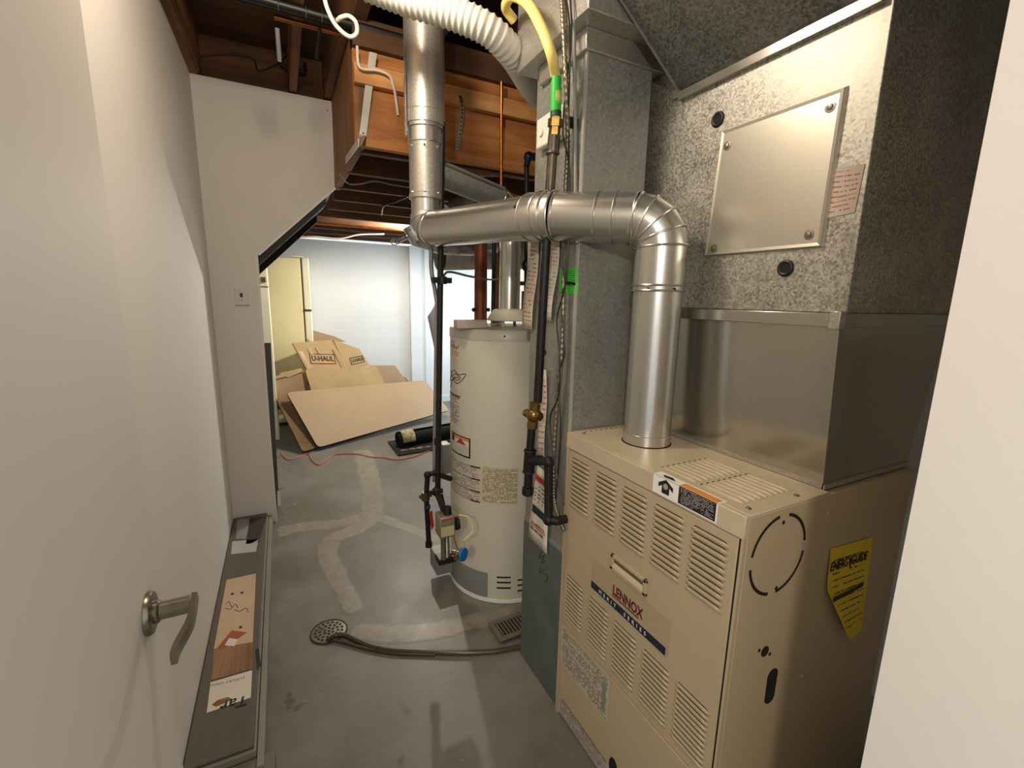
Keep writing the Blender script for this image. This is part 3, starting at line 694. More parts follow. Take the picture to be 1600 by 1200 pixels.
# logo label
lg, a0, a1, z0, z1 = tk_rect('logo_label', flat('label_cream', '#cfc6b6', .5, var=.02), (704.5, 531), (721, 562))
lp = printed('logo_small_print', '#cfc6b6', '#b3705c', 5, 8, .5, .08)
tk_patch('small_print', lp, a0+.02, a1-.02, z0+.005, z0+(z1-z0)*.5, lg, .0014)
b = MB()
def curve_on(pts, a_, z_, da, dz, w=.0018):
    b.tube([tk_p(a_+u*da, z_+v*dz, .0015) for u, v in smooth_path([(u, v, 0) for u, v in pts], 4) for u, v in [(u, v)]] if False else [tk_p(a_+p[0]*da, z_+p[1]*dz, .0012) for p in smooth_path([(u, v, 0) for u, v in pts], 4)], w, 6)
da = (a1-a0) if a1 > a0 else a1-a0+2*math.pi
for pts_ in ([(.1, .62), (.15, .95), (.45, .95), (.35, .75), (.2, .72)], [(.25, .72), (.45, .60), (.55, .72), (.45, .78), (.42, .62), (.62, .60)], [(.62, .60), (.72, .74), (.64, .64), (.76, .60), (.86, .84), (.80, .62)]):
    curve_on(pts_, a0, z0, da, (z1-z0), .0016)
b.build('script_logo', 'maroon', lg)
# flame emblem
fa, fzz = tk_at(704, 598); fa2, fz2 = tk_at(728, 583)
if fa < 0: fa += 2*math.pi
if fa2 < 0: fa2 += 2*math.pi
b = MB(); dA = fa2-fa; dZ = fz2-fzz
fo = tk_patch('flame_sticker', flat('sticker_paper', '#cfc9bd', .5, var=.02), fa, fa2+dA*.05, fzz-.012, fz2+.006)
for pts_ in ([(0, .1), (.2, .75), (.45, 1.0), (.7, .8), (1.0, .95), (.85, .5), (.6, .2), (.35, .35), (.15, -.1), (.02, -.3)],
             [(.05, .4), (.25, .55), (.4, .4), (.55, .6), (.75, .55), (.6, .4), (.45, .55), (.3, .35), (.1, .2)], [(.1, .9), (.3, .6), (.5, .8), (.8, .65)]):
    curve_on(pts_, fa, fzz, dA, dZ, .0022)
b.build('flame_lines', 'maroon', fo)
# warning columns
pw = printed('warning_print', '#c9c1b4', '#6a4238', 16, 9, .45, .05)
w1, a0, a1, z0, z1 = tk_rect('warning_label', pw, (703.5, 609), (719, 668))
tk_patch('header_bar', 'maroon', a0, a1, z1-.012, z1-.002, w1, .0014)
b = MB()
for du, dz_, s in ((.45, .035, .010), (.75, .032, .008), (.35, .075, .012), (.7, .085, .012), (.55, .06, .006)):
    aa = a0+(a1-a0)*du if a1 > a0 else a0
    b.prism([tk_p(aa-s/TR, z1-dz_-s, .003), tk_p(aa+s*.7/TR, z1-dz_-s*.7, .003), tk_p(aa+s/TR, z1-dz_+s*.8, .003), tk_p(aa-s*.5/TR, z1-dz_+s, .003)], (0, 0, .0004))
b.build('pictograms', 'ink', w1)
fm, a0, a1, z0, z1 = tk_rect('flammable_label', 'ink', (706, 672), (735, 717))
if a0 < 0: a0 += 2*math.pi
if a1 < 0: a1 += 2*math.pi
dA = a1-a0; fp = printed('flammable_print', '#cfc8bc', '#8a8278', 9, 14, .3, .06)
tk_patch('white_field', fp, a0+dA*.05, a1-dA*.05, z0+.008, z0+(z1-z0)*.55, fm, .0014)
tk_patch('white_field', 'paper', a0+dA*.05, a1-dA*.05, z0+(z1-z0)*.53, z1-.006, fm, .0013)
tk_patch('orange_bar', 'orangebar', a0+dA*.05, a1-dA*.05, z1-.020, z1-.007, fm, .0016)
b = MB(); zz = z0+(z1-z0)*.60
b.prism([tk_p(a0+dA*.42, zz, .0045), tk_p(a0+dA*.85, zz, .0045), tk_p(a0+dA*.72, zz+.018, .0045), tk_p(a0+dA*.62, zz+.03, .0045)], (0, 0, .0006)); b.build('fire_sign', 'red', fm)
MB().prism([tk_p(a0+dA*.14, zz, .0045), tk_p(a0+dA*.27, zz, .0045), tk_p(a0+dA*.27, zz+.035, .0045), tk_p(a0+dA*.14, zz+.035, .0045)], (0, 0, .0006)).build('can_sign', 'ink', fm)
pi_ = printed('instruction_print', '#c6beae', '#8a7f70', 26, 20, .62, .03, seed=2.)
w2, a0, a1, z0, z1 = tk_rect('instruction_label', pi_, (704, 706), (750.5, 786))
if a0 < 0: a0 += 2*math.pi
if a1 < 0: a1 += 2*math.pi
dA = a1-a0
for f_ in (.98, .64, .30, .02):
    tk_patch('rule', 'maroon', a0, a1, z0+(z1-z0)*f_-.001, z0+(z1-z0)*f_+.001, w2, .0014)
    tk_patch('red_bar', 'maroon', a1-dA*.20, a1-.004, z0+(z1-z0)*f_-.004, z0+(z1-z0)*f_+.004, w2, .0015)
pi2 = printed('lighting_print', '#c2b898', '#8c7f62', 22, 24, .66, .03, seed=5.)
w3, *_ = tk_rect('lighting_label', pi2, (753, 728), (809, 788))
w4, a0, a1, z0, z1 = tk_rect('pipe_label', printed('pipe_label_print', '#cdc7ba', '#8c857a', 9, 9, .3, .08, seed=3.), (705, 778), (729, 812))
MB().prism([tk_p(a0+.05, z1-.03, .0014), tk_p(a0+.09, z1-.03, .0014), tk_p(a0+.07, z1-.02, .0014)], (0, 0, .001)).build('warning_mark', 'ink', w4)
# lower skirt panel, vents
g1 = tk_at(716, 905); g2 = tk_at(761, 925); ga0, gz0 = tk_at(712, 902); 
a0 = tk_at(706, 880)[0]; a1 = tk_at(762, 920)[0]; a0 += 2*math.pi if a0 < 0 else 0; a1 += 2*math.pi if a1 < 0 else 0
zb_, zt_ = .030, .168
tk_patch('access_door', 'tankgrey', a0-.15, a1, zb_, zt_, wh, .004)
sd = tk_p(a0, 0, .02); out_ = V((math.cos(a0), math.sin(a0), 0))
b = MB(); p0 = ad(695, 900, 2.1); 
b.box(sd.x-.075, sd.x+.03, sd.y-.03, sd.y+.10, .055, .165); b.build('burner_box', 'tankgrey', wh, bevel=.004)
sl0 = None
for (pxa, pxb) in ((776, 798), (808.5, 830)):
    for py_ in (902, 910, 918.5):
        aL = tk_at(pxa, py_)[0]; aR, zc_ = tk_at(pxb, py_)
        aL += 2*math.pi if aL < 0 else 0; aR += 2*math.pi if aR < 0 else 0
        tk_patch('vent_slot', 'black', aL, aR, zc_-.0045, zc_+.0045, wh, .0012)
# things on top
b = MB(); b.lathe((TC.x, TC.y, TH+.03), UP, [(.115, 0), (.118, .006), (.085, .055), (.056, .062), (.0, .062)], 36); 
for k in range(4):
    a = R(45+90*k); b.box(TC.x+.095*math.cos(a)-.008, TC.x+.095*math.cos(a)+.008, TC.y+.095*math.sin(a)-.002, TC.y+.095*math.sin(a)+.002, TH, TH+.035)
b.build('draft_hood', 'tank', wh)
pk = ad(735, 497, 2.15); b = MB(); b.box(pk.x-.075, pk.x+.075, pk.y-.03, pk.y+.03, TH+.001, TH+.040); b.build('top_insulation', flat('pink_grey_foam', '#b8a79b', .7), wh, bevel=.004)
MB().sphere(tk_p(R(240), TH-.03, .002), .005, 8).build('screw', 'ink', wh)
# gas control
gv = ad(696, 818, 2.02); gx, gy, gz = gv.x, gv.y, gv.z
g = MB(); g.box(gx-.035, gx+.035, gy-.03, gy+.045, gz-.055, gz+.045); gc = g.build('gas_control', flat('control_grey', '#8f8a74', .45, metal=.4), wh, bevel=.006)
MB().box(gx-.030, gx+.030, gy-.0315, gy-.0295, gz-.045, gz+.0).build('control_plate', printed('control_print', '#b8ac80', '#3a3428', 5, 5, .5, .1), gc)
MB().box(gx-.030, gx+.030, gy-.0315, gy-.0295, gz+.030, gz+.036).build('red_line', 'red', gc)
MB().cyl((gx+.01, gy, gz+.045), (gx+.01, gy, gz+.078), .020, .016, 18).build('control_knob', 'rubber', gc)
MB().cyl((gx+.045, gy, gz-.01), (gx+.060, gy, gz-.01), .030, n=20).build('dial', 'rubber', gc)
MB().tube(smooth_path([(gx+.055, gy-.02, gz+.04), (gx+.10, gy-.03, gz+.02), (gx+.115, gy-.04, gz-.04), (gx+.075, gy-.03, gz-.085)]), .0035, 8).build('yellow_wire', 'yellow', gc)
b = MB(); b.tube([(gx-.01, gy, gz-.055), (gx-.01, gy, gz-.17)], .012, 12); b.tube([(gx+.012, gy, gz-.055), (gx+.016, gy, gz-.18)], .005, 8); b.build('burner_tube', 'armor', wh)
MB().box(gx-.035, gx+.05, gy-.01, gy+.05, gz-.195, gz-.165).build('burner_flange', 'rubber', wh, bevel=.004)
MB().tube(smooth_path([(gx+.03, gy-.02, gz-.05), (gx+.04, gy-.03, gz-.10), (gx+.06, gy-.02, gz-.15)]), .0025, 6).build('thermocouple', 'red', wh)
dvp = ad(722, 866, 1.98); b = MB()
MB().lathe(dvp, (.55, -.75, .1), [(.0, -.004), (.03, -.004), (.031, .0), (.028, .012), (.01, .014), (.0, .014)], 20).build('drain_wheel', 'blue', wh)
dd = V((.55, -.75, .1)).normalized(); MB().cyl(dvp-dd*.05, dvp, .012, .010, 14).build('drain_valve', 'brass', wh)
MB().cyl(ad(716, 868, 1.97), ad(712, 872, 1.94), .011, n=12).build('drain_spout', 'brass', wh)

# gas supply to the heater
gp = thing('heater_gas_pipe', 'thin black gas pipe dropping from the joists beside the water heater', 'pipe', (.63, 1.98, 0))
def yz(px_, py_, y=1.98): return at(px_, py_, 'y', y)
top = yz(690, 385); bot = yz(684, 775)
MB().cyl(top+V((0.006, 0, .5)), bot, .0135, n=16).build('drop_pipe', 'iron', gp)
b = MB(); u1 = yz(691, 438); b.box(u1.x-.045, u1.x+.04, u1.y-.016, u1.y+.016, u1.z-.012, u1.z+.012); b.cyl(u1-V((0, 0, .016)), u1+V((0, 0, .016)), .021, n=16); b.build('pipe_clamp', 'iron', gp)
u2 = yz(684, 690); MB().cyl(u2-V((0, 0, .014)), u2+V((0, 0, .014)), .018, n=8).build('coupling', 'iron', gp)
e0 = yz(683, 738); e1 = yz(668, 742); e2 = yz(666, 775); e3 = yz(670, 848)
b = MB(); b.tube([e0, e1+V((.006, 0, .004)), e1], .013, 12); b.tube([e1, e2, e3], .0125, 12); b.sphere(e1, .018, 12); b.build('drip_leg', 'iron', gp)
MB().cyl(e3+V((0, 0, .01)), e3-V((0, 0, .02)), .017, n=12).build('cap', 'iron', gp)
u3 = yz(682, 768); b = MB(); b.sphere(u3, .024, 12); b.cyl(u3-V((.045, 0, 0)), u3+V((.03, 0, 0)), .012, n=10); b.build('tee_fitting', flat('rusty_fitting', '#3a2c20', .55, metal=.5, var=.3, scale=60), gp)
u4 = yz(665, 775); b = MB(); b.cyl(u4-V((0, 0, .02)), u4+V((0, 0, .02)), .020, n=10); b.cyl(u4-V((.03, 0, .0)), u4+V((.03, 0, 0)), .009, n=8); b.build('union', flat('rusty_union', '#5a4a36', .5, metal=.5, var=.3, scale=60), gp)
MB().cyl(u3, gv+V((-.01, 0, .07)), .013, n=12).build('control_nipple', 'iron', gp)
u5 = yz(672, 812); b = MB(); b.prism([u5+V((-.010, -.012, .045)), u5+V((.008, -.012, .05)), u5+V((.016, -.012, -.03)), u5+V((.004, -.012, -.05))], (0, .006, 0)); b.build('red_handle', 'red', gp)
u6 = yz(668, 792); MB().sphere(u6, .016, 10).build('valve_body', flat('blue_valve', '#1c3560', .4), gp)
MB().tube([yz(690, 772), yz(698, 805)], .006, 8).build('brace_strap', 'iron', gp)
e4 = yz(686, 742); e5 = yz(704, 748, 2.02); MB().tube([e4, e5], .013, 12).build('side_branch', 'iron', gp)
# grey cable / conduit with tag
cdt = thing('grey_conduit', 'grey conduit running down from the joists next to the black gas pipe', 'conduit', (.62, 2.0, 0))
MB().tube(smooth_path([yz(674, 370, 2.02), yz(674, 420, 2.02), yz(679, 450, 2.02), yz(684, 480, 2.01)]), .010, 12).build('cable', 'grey_pole', cdt)
MB().cyl(yz(683.5, 470, 2.01), yz(679, 752, 2.01), .0115, n=14).build('tube', 'grey_pole', cdt)
tg = MB(); tg.sheet(yz(682, 560, 2.03), yz(688, 540, 2.04), yz(684, 462, 2.03), yz(668, 495, 2.03), 4, 4, off=lambda a, b_: V((0, -.02*math.sin(a*3), 0))); tg.build('tag', 'grey_tag', cdt, thick=.001)
bx = yz(697, 716, 2.06); b = MB().box(bx.x-.025, bx.x+.02, bx.y-.02, bx.y+.05, bx.z-.075, bx.z+.075)
tag(b.build('junction_box', flat('grey_steel_box', '#8a897f', .45, metal=.3), bevel=.004), 'small grey steel box between the gas pipe and the water heater', 'electrical box')

# ================================================================== RETURN AIR DUCT
rd = thing('return_duct', 'tall grey sheet metal return duct dropping to the floor left of the furnace', 'duct', (1.0, 1.40, 0))
dx, dy0, dy1 = .860, 1.243, 1.545
MB().box(dx, 1.112, dy0, dy1, .655, 2.33).build('drop', 'galv_dark', rd, bevel=.002)
MB().box(dx-.004, 1.15, dy0+.002, dy1+.004, 0, .655).build('boot', 'boot_paint', rd, bevel=.002)
b = MB(); b.prism([(dx-.006, dy1, .648), (dx-.006, dy0, .648), (dx-.006, dy0, .662), (dx-.006, dy1, .662)], (.006, 0, 0)); b.build('seam', 'galv', rd)
MB().box(.800, 1.148, 1.165, 1.590, 2.335, 2.72).build('trunk', 'galv', rd, bevel=.003)
b = MB(); b.box(dx-.016, 1.15, dy0-.012, dy1-.04, 2.275, 2.335); b.build('collar', 'galv', rd, bevel=.003)
MB().box(dx-.004, dx+.002, dy0-.002, dy0+.010, .66, 2.275).build('corner_seam', 'zinc', rd)
xk = dx-.003
w = lambda a, b_: V((-.006-.004*math.sin(b_*7)-.002*a, 0, 0))
pf1 = printed('gas_form_print', '#c7b6a4', '#8a6a5c', 22, 6, .3, .08, seed=1.); pf2 = printed('gas_form_print_pale', '#cdc4b8', '#a08f80', 22, 6, .3, .08, seed=6.)
def on(px_, py_, x): return at(px_, py_, 'x', x)
MB().sheet(on(818, 512, xk), on(834, 515, xk), on(846, 374, xk), on(828, 372, xk), 3, 10, off=w).build('inspection_form', pf1, rd, thick=.0006)
MB().sheet(on(853, 500, xk), on(864, 502, xk), on(879, 374, xk), on(863, 372, xk), 3, 10, off=w).build('inspection_form', pf2, rd, thick=.0006)
MB().sheet(on(842, 718, xk), on(854, 720, xk), on(857, 578, xk), on(846, 576, xk), 3, 6, off=w).build('inspection_form', printed('gas_form_red', '#cbbfb4', '#a86a5c', 16, 6, .3, .08, seed=8.), rd, thick=.0006)
MB().sheet(on(873, 455, xk), on(903, 461, xk), on(905, 418, xk), on(875, 420, xk)).build('green_sticker', 'sticker_green', rd, smooth=0)
MB().prism([on(878, 444, xk-.001), on(899, 446, xk-.001), on(899, 441, xk-.001), on(878, 439, xk-.001)], (.0005, 0, 0)).build('black_bar', 'ink', rd)
# service tag hung on the boot
xs = dx-.007
tgm = MB(); TL, TR_, BR, BL = on(840, 727, xs), on(862, 745, xs), on(856, 866, xs), on(827, 838, xs)
tgm.sheet(BL, BR, TR_, TL, 4, 8, off=lambda a, b_: V((-.004-.003*math.sin(b_*5), 0, 0)))
tgo = tgm.build('service_tag', 'paper', rd, thick=.0006)
def tgp(u, v, e=.0105): return (BL*(1-u)+BR*u)*(1-v)+(TL*(1-u)+TR_*u)*v+V((-e, 0, 0))
def tgq(name, u0, u1, v0, v1, mt): return MB().sheet(tgp(u0, v0), tgp(u1, v0), tgp(u1, v1), tgp(u0, v1)).build(name, mt, tgo, smooth=0)
tgq('red_band', .1, 1, .84, .91, 'red'); tgq('blue_band', .1, .95, .40, .50, 'navy'); tgq('black_rule', .1, .95, .64, .655, 'ink')
tgq('tag_print', .1, .95, .52, .82, printed('tag_print', '#d2ccc0', '#6a625a', 6, 6, .4, .06))
dtag = (BR-BL).normalized()
text('ALBERTA', tgp(.14, .245), dtag, UP, .017, 'red', tgo, bold=.02, sx=1.5)
text('780-409-1086', tgp(.10, .165), dtag, UP, .016, 'ink', tgo, bold=.01, sx=1.15)
tgq('red_rule', .1, .95, .225, .235, 'red')
hw = MB()
for pts_ in ([(846, 862), (842, 872), (850, 868), (846, 880), (852, 876)], [(845, 884), (843, 895), (850, 890)], [(852, 895), (856, 903), (852, 908)]):
    hw.tube(smooth_path([on(x, y, dx-.0045) for x, y in pts_], 4), .0012, 5)
hw.build('handwriting', 'ink', rd)
# box on the duct face
jb = MB(); q0 = on(838, 235, .86); q1 = on(862, 182, .86)
bq = at(837, 235, 'x', .832); bq2 = at(838, 188, 'x', .832); bq3 = at(868, 200, 'x', .832)
b = MB().cyl((.832, (bq.y*.7+bq3.y*.3), (bq.z+bq2.z)/2), (.826, (bq.y*.7+bq3.y*.3), (bq.z+bq2.z)/2), .014, n=16)
sbx = tag(MB().box(.832, .858, bq3.y-.03, bq.y, bq.z, bq2.z).build('switch_box', 'white_plastic', bevel=.006), 'white plastic box on the return duct beside the brass union', 'electrical box'); b.build('button', 'white_plastic', sbx)

# ---- armoured cable and wires down the duct
def dpath(pix, x): return smooth_path([at(a, b_, 'x', x-(.045 if b_ < 130 else .02 if b_ < 200 else 0)) for a, b_ in pix], 6)
ac = MB(); P = dpath([(877, -20), (880, 30), (884, 120), (887, 220), (884, 290), (881, 380), (880, 480), (877, 560), (868, 660), (865, 730), (866, 780), (874, 812), (882, 830)], .835)
PP = []
for i in range(len(P)-1):
    for k in range(6): PP.append(P[i].lerp(P[i+1], k/6))
ac.tube(PP, [.0082 if i % 4 < 2 else .0066 for i in range(len(PP))], 10)
tag(ac.build('armored_cable', 'armor', smooth=60), 'ribbed metal armored cable hanging down the return duct to the furnace', 'cable')
wr = thing('thermostat_wire', 'thin black wires loosely wrapped around the armored cable', 'wire', (.82, 1.3, 0))
MB().tube(dpath([(882, -20), (890, 40), (890, 110), (888, 200), (889, 280), (880, 400), (882, 450), (870, 500), (875, 560), (872, 620), (860, 650), (862, 690), (870, 740), (882, 790)], .828), .0025, 6).build('wire', 'rubber', wr)
MB().tube(dpath([(890, -20), (893, 60), (884, 140), (880, 210), (890, 270), (886, 420), (878, 470), (882, 550), (872, 590), (876, 660), (873, 720), (868, 780)], .830), .0025, 6).build('wire', 'rubber', wr)
cp = on(894, 192, .845); MB().lathe(cp, (1, 0, 0), [(.0, -.012), (.016, -.010), (.016, .010), (.0, .012)], 16).build('wire_clip', 'rubber', wr)
tag(MB().tube(dpath([(897, -20), (897, 60), (899, 200), (899, 292), (902, 380)], .848), .006, 10).build('grey_wire', 'grey_pole'), 'pale grey cable hanging straight down the return duct face', 'cable')

# ================================================================== FURNACE GAS LINE (yellow hose to iron pipe)
gl = thing('furnace_gas_line', 'yellow gas hose joined to black iron pipe and brass valve by the duct', 'gas pipe', (.79, 1.36, .8))
xg = .785
def g_(px_, py_, x=xg): return at(px_, py_, 'x', x)
hp_ = [g_(803, 32, .775), g_(790, 12, .735), g_(800, -6, .72), g_(824, 6, .725), g_(845, 42, .735), g_(861, 84, .75), g_(868, 120), g_(869, 145), g_(868, 186)]
MB().tube(smooth_path(hp_, 8), .0155, 16).build('hose', 'yellow', gl)
MB().cyl(g_(869, 122), g_(868, 184), .0168, n=18).build('sleeve', 'green', gl)
for pa, pb_ in ((175, 184), (123, 128)): MB().cyl(g_(868.5, pa), g_(868.5, pb_), .0172, n=18).build('sleeve_print', flat('green_black_print', '#12411a', .5, var=.5, scale=120), gl)
ua = g_(868, 186); ub = g_(866, 212)
b = MB(); b.cyl(ua, ua.lerp(ub, .5), .0225, n=6); b.cyl(ua.lerp(ub, .5), ub, .018, n=6); b.build('brass_union', 'brass', gl)
pt = g_(866, 212); pm = g_(857, 320); pv = g_(840, 628)
b = MB(); b.cyl(pt, g_(864, 238), .019, n=18); b.torus(g_(863.5, 240), (0, 0, 1), .018, .004, 20, 8); b.build('coupling', 'oldiron', gl)
MB().cyl(g_(863.5, 236), g_(856, 345), .0155, n=18).build('upper_pipe', 'oldiron', gl)
MB().cyl(g_(856, 335), pv, .0150, n=18).build('main_pipe', 'iron', gl)
v0 = g_(834, 648); b = MB(); b.cyl(g_(836, 630), g_(831, 668), .020, n=8); b.sphere(v0, .028, 12); b.cyl(v0+V((-.012, .03, 0)), v0+V((.008, -.035, 0)), .016, n=8); vb = b.build('gas_valve', 'brass', gl, smooth=40)
MB().cyl(v0+V((-.016, .040, 0)), v0+V((-.012, .030, 0)), .013, n=6).build('valve_stem', 'brass', vb)
MB().cyl(g_(831, 666), g_(828, 706), .015, n=18).build('lower_pipe', 'iron', gl)
b = MB(); t0, t1 = g_(828.5, 704), g_(826, 737); b.cyl(t0, t1, .0215, n=20); b.torus(t0, (0, 0, 1), .0205, .004, 20, 6); b.torus(t1, (0, 0, 1), .0205, .004, 20, 6); b.cyl(g_(827, 720), g_(845, 719), .018, n=16); b.build('tee', 'iron', gl)
MB().cyl(t1, g_(825, 760), .016, n=18).build('drip_leg', 'iron', gl)
MB().lathe(g_(824.5, 773), UP, [(.019, 0), (.022, .004), (.022, .028), (.017, .030)], 20).build('cap', 'iron', gl)
h0 = g_(838, 719); h1 = g_(857, 722); h2 = g_(857, 812); h3 = V((.93, 1.238, h2.z-.01))
b = MB(); b.tube([h0, h1, h1+V((0, -.004, -.01))], .0165, 16); b.sphere(h1, .020, 14); b.build('branch_elbow', 'iron', gl)
MB().cyl(h1, h2, .0150, n=18).build('branch_pipe', 'iron', gl)
b = MB(); b.sphere(h2, .021, 14); b.tube([h2, h2+V((.02, -.02, 0)), h3], .0155, 16); b.build('inlet_elbow', 'iron', gl)
kn = g_(848, 551, .80); plabel(MB().lathe(kn, (-.6, -.8, 0), [(.0, -.012), (.012, -.012), (.014, 0), (.012, .012), (.0, .013)], 14).build('knob', 'rubber', gl), 'black knob')

# ================================================================== PIPES AND DUCTS OVERHEAD
# white corrugated duct
fd = MB(); P = smooth_path([ad(575, -25, 1.50), ad(640, 0, 1.50), ad(700, 18, 1.50), ad(760, 45, 1.52), ad(793, 75, 1.58), ad(812, 102, 1.68), ad(826, 128, 1.82), ad(842, 152, 2.0)], 16)
PP = []; step = .0042; carry = 0.
for i in range(len(P)-1):
    L_ = (P[i+1]-P[i]).length; d_ = carry
    while d_ < L_: PP.append(P[i].lerp(P[i+1], d_/L_)); d_ += step
    carry = d_-L_
fd.tube(PP, [(.0505, .0475, .0455, .0450, .0475)[i % 5] for i in range(len(PP))], 28)
tag(fd.build('flexible_duct', 'flex', smooth=80), 'white corrugated flexible duct curving under the joists', 'flexible duct')
# copper and black pipes along the joists
def on_z(px_, py_, z): return at(px_, py_, 'z', z)
cy = on_z(560, 62, 2.745).y; by = on_z(520, 30, 2.745).y
tag(MB().cyl((at(428, 25, 'y', cy).x, cy, 2.748), (1.6, cy, 2.748), .0105, n=14).build('copper_pipe', 'copper'), 'horizontal copper pipe under the high joists', 'pipe')
bp_ = thing('black_pipe', 'black insulated pipe running under the high joists at top left', 'pipe', (.4, by, 2.72))
MB().cyl(V((-.32, by, 2.745)), V((.62, by, 2.745)), .020, n=14).build('insulation', 'rubber', bp_)
MB().cyl(V((-.32, by+.05, 2.752)), V((.62, by+.05, 2.752)), .013, n=12).build('inner_pipe', 'iron', bp_)
for px_ in (437, 480, 505):
    pq = at(px_, 40+(px_-430)*.3, 'y', by); MB().torus((pq.x, by, 2.745), (1, 0, 0), .0205, .0025, 18, 6).build('tie', 'screw', bp_)
for a, b_, mt in (((433, 45), (437, 95), 'grey_tag'), ((500, 45), (495, 92), 'rubber')):
    tag(MB().cyl(at(*a, 'y', by), at(*b_, 'y', by+.1), .009, n=10).build('hanging_pipe', mt), {'grey_tag': 'short grey pipe end hanging from the black pipe', 'rubber': 'short black pipe end hanging near the white cable loop'}[mt], 'pipe')
tag(MB().tube(smooth_path([at(448, 40, 'y', 3.385), at(452, 70, 'y', 3.385), at(440, 95, 'y', 3.385), at(405, 110, 'y', 3.39), at(395, 92, 'y', 3.39), at(360, 85, 'y', 3.39), at(310, 88, 'y', 3.39)]), .004, 8).build('black_wire', 'rubber'), 'thin black wire sagging across the dark joist bay', 'wire')
tag(MB().tube(smooth_path([at(438, 98, 'y', 3.33), at(450, 106, 'y', 3.33), at(466, 110, 'y', 3.33), at(477, 112, 'y', 3.33), at(476, 98, 'y', 3.33)]), .008, 8).build('pipe_hanger', 'iron'), 'small dark hanger bracket under the joist at top left', 'bracket')
# white cable loop
tag(MB().tube(smooth_path([at(505, -10, 'y', 1.95), at(512, 15, 'y', 1.95), at(525, 40, 'y', 1.95), at(545, 57, 'y', 1.95), at(557, 52, 'y', 1.95), at(556, 35, 'y', 1.97), at(545, 25, 'y', 1.99), at(533, 27, 'y', 2.0), at(527, 32, 'y', 2.02)]), .0075, 12).build('white_cable', 'white_cable'), 'thick white cable bent in a loop near the ceiling', 'cable')
tag(MB().tube(smooth_path([at(558, 72, 'y', 2.33), at(560, 100, 'y', 2.33), at(568, 108, 'y', 2.33), at(590, 110, 'y', 2.33), at(608, 118, 'y', 2.33), at(614, 132, 'y', 2.34), at(618, 150, 'y', 2.36), at(622, 180, 'y', 2.385)]), .006, 10).build('white_cable', 'white_cable'), 'white cable drooping over the orange header beam', 'cable')
# metal straps
b = MB(); s0, s1 = at(583, 82, 'y', 2.345), at(567, 212, 'y', 2.383); s2, s3 = at(560, 222, 'x', .362), at(540, 250, 'x', .362)
b.prism([s0+V((-.017, 0, 0)), s0+V((.017, 0, 0)), s1+V((.016, 0, .0)), s1+V((-.016, 0, 0))], (0, .0025, 0))
b.prism([s1+V((-.016, 0, .004)), s1+V((.016, 0, .004)), s2+V((.010, -.004, -.02)), s2+V((0, -.004, .02))], (0, .0025, 0))
b.prism([s2+V((0, 0, .018)), s2+V((0, 0, -.018)), s3+V((0, 0, -.018)), s3+V((0, 0, .018))], (.0025, 0, 0))
for p_ in (s0.lerp(s1, .3), s0.lerp(s1, .97)): b.cyl(p_+V((0, -.0005, 0)), p_+V((0, .002, 0)), .004, n=8, mi=1)
tag(b.build('metal_strap', ['zinc', 'ink'], smooth=0), 'flat galvanized strap bent over the corner of the orange header', 'strap')
b = MB(); SP = smooth_path([at(716, 140, 'y', 2.36), at(722, 165, 'y', 2.34), at(721, 190, 'y', 2.34), at(717, 215, 'y', 2.36), at(714, 234, 'y', 2.38)], 4)
for i in range(len(SP)-1): b.prism([SP[i]+V((-.009, 0, 0)), SP[i]+V((.009, 0, 0)), SP[i+1]+V((.009, 0, 0)), SP[i+1]+V((-.009, 0, 0))], (0, .0015, 0), 0); b.cyl(SP[i]+V((0, -.0006, 0)), SP[i]+V((0, .001, 0)), .004, n=8, mi=1)
tag(b.build('perforated_strap', ['galv', 'black'], smooth=0), 'perforated hanger strap twisting down the orange header', 'strap')
b = MB(); b.prism([at(712, 140, 'y', 2.388), at(728, 165, 'y', 2.388), at(730, 205, 'y', 2.388), at(724, 232, 'y', 2.388), at(712, 232, 'y', 2.388)], (0, .001, 0))
# vertical pipes behind the flue
tag(MB().cyl(at(783.5, 128, 'y', 2.34), at(782.5, 500, 'y', 2.50), .0085, n=14).build('copper_riser', 'copper'), 'thin vertical copper pipe in front of the orange header', 'pipe')
bu = at(752, 285, 'y', 2.85); bl_ = at(752, 495, 'y', 2.85)
bpp = thing('brown_drain_pipe', 'thick reddish brown vertical pipe behind the water heater', 'pipe', (bl_.x, 2.85, .1))
MB().cyl((bl_.x, 2.85, .0), (bu.x, 2.85, 2.24), .043, n=26).build('pipe', 'browncu', bpp)
b = MB()
for px_ in (740, 763): q = at(px_, 484, 'y', 2.83); b.sphere(q, .014, 10)
b.build('clamp_bolts', 'rubber', bpp)
q = at(769.5, 440, 'y', 2.75); tag(MB().cyl((q.x, 2.75, 0), (q.x+.01, 2.75, 2.24), .014, n=14).build('black_riser', 'iron'), 'thin black vertical pipe right of the brown pipe', 'pipe')
q = at(775.5, 440, 'y', 3.1); struct(box('trim_3', wood('tan_post_wood', '#8a6248', '#a87c5c', 'z'), (q.x-.02, q.x+.055, 3.08, 3.12, 0, 2.245)))
b0 = at(822, 500, 'y', 2.20); wl_ = thing('heater_water_line', 'black water line with blue valve entering the heater top', 'pipe', (b0.x, 2.2, 1.41))
MB().tube([at(822, 505, 'y', 2.20), at(823, 380, 'y', 2.20), at(823, 262, 'y', 2.20)], .013, 12).build('pipe', 'iron', wl_)
q = at(826, 245, 'y', 2.20); b = MB(); b.sphere(q, .026, 12); b.cyl(q, q+V((.10, 0, .01)), .02, n=12); b.cyl(q-V((.012, 0, .05)), q-V((.0, 0, 0)), .016, n=12); b.build('elbow', 'rubber', wl_)
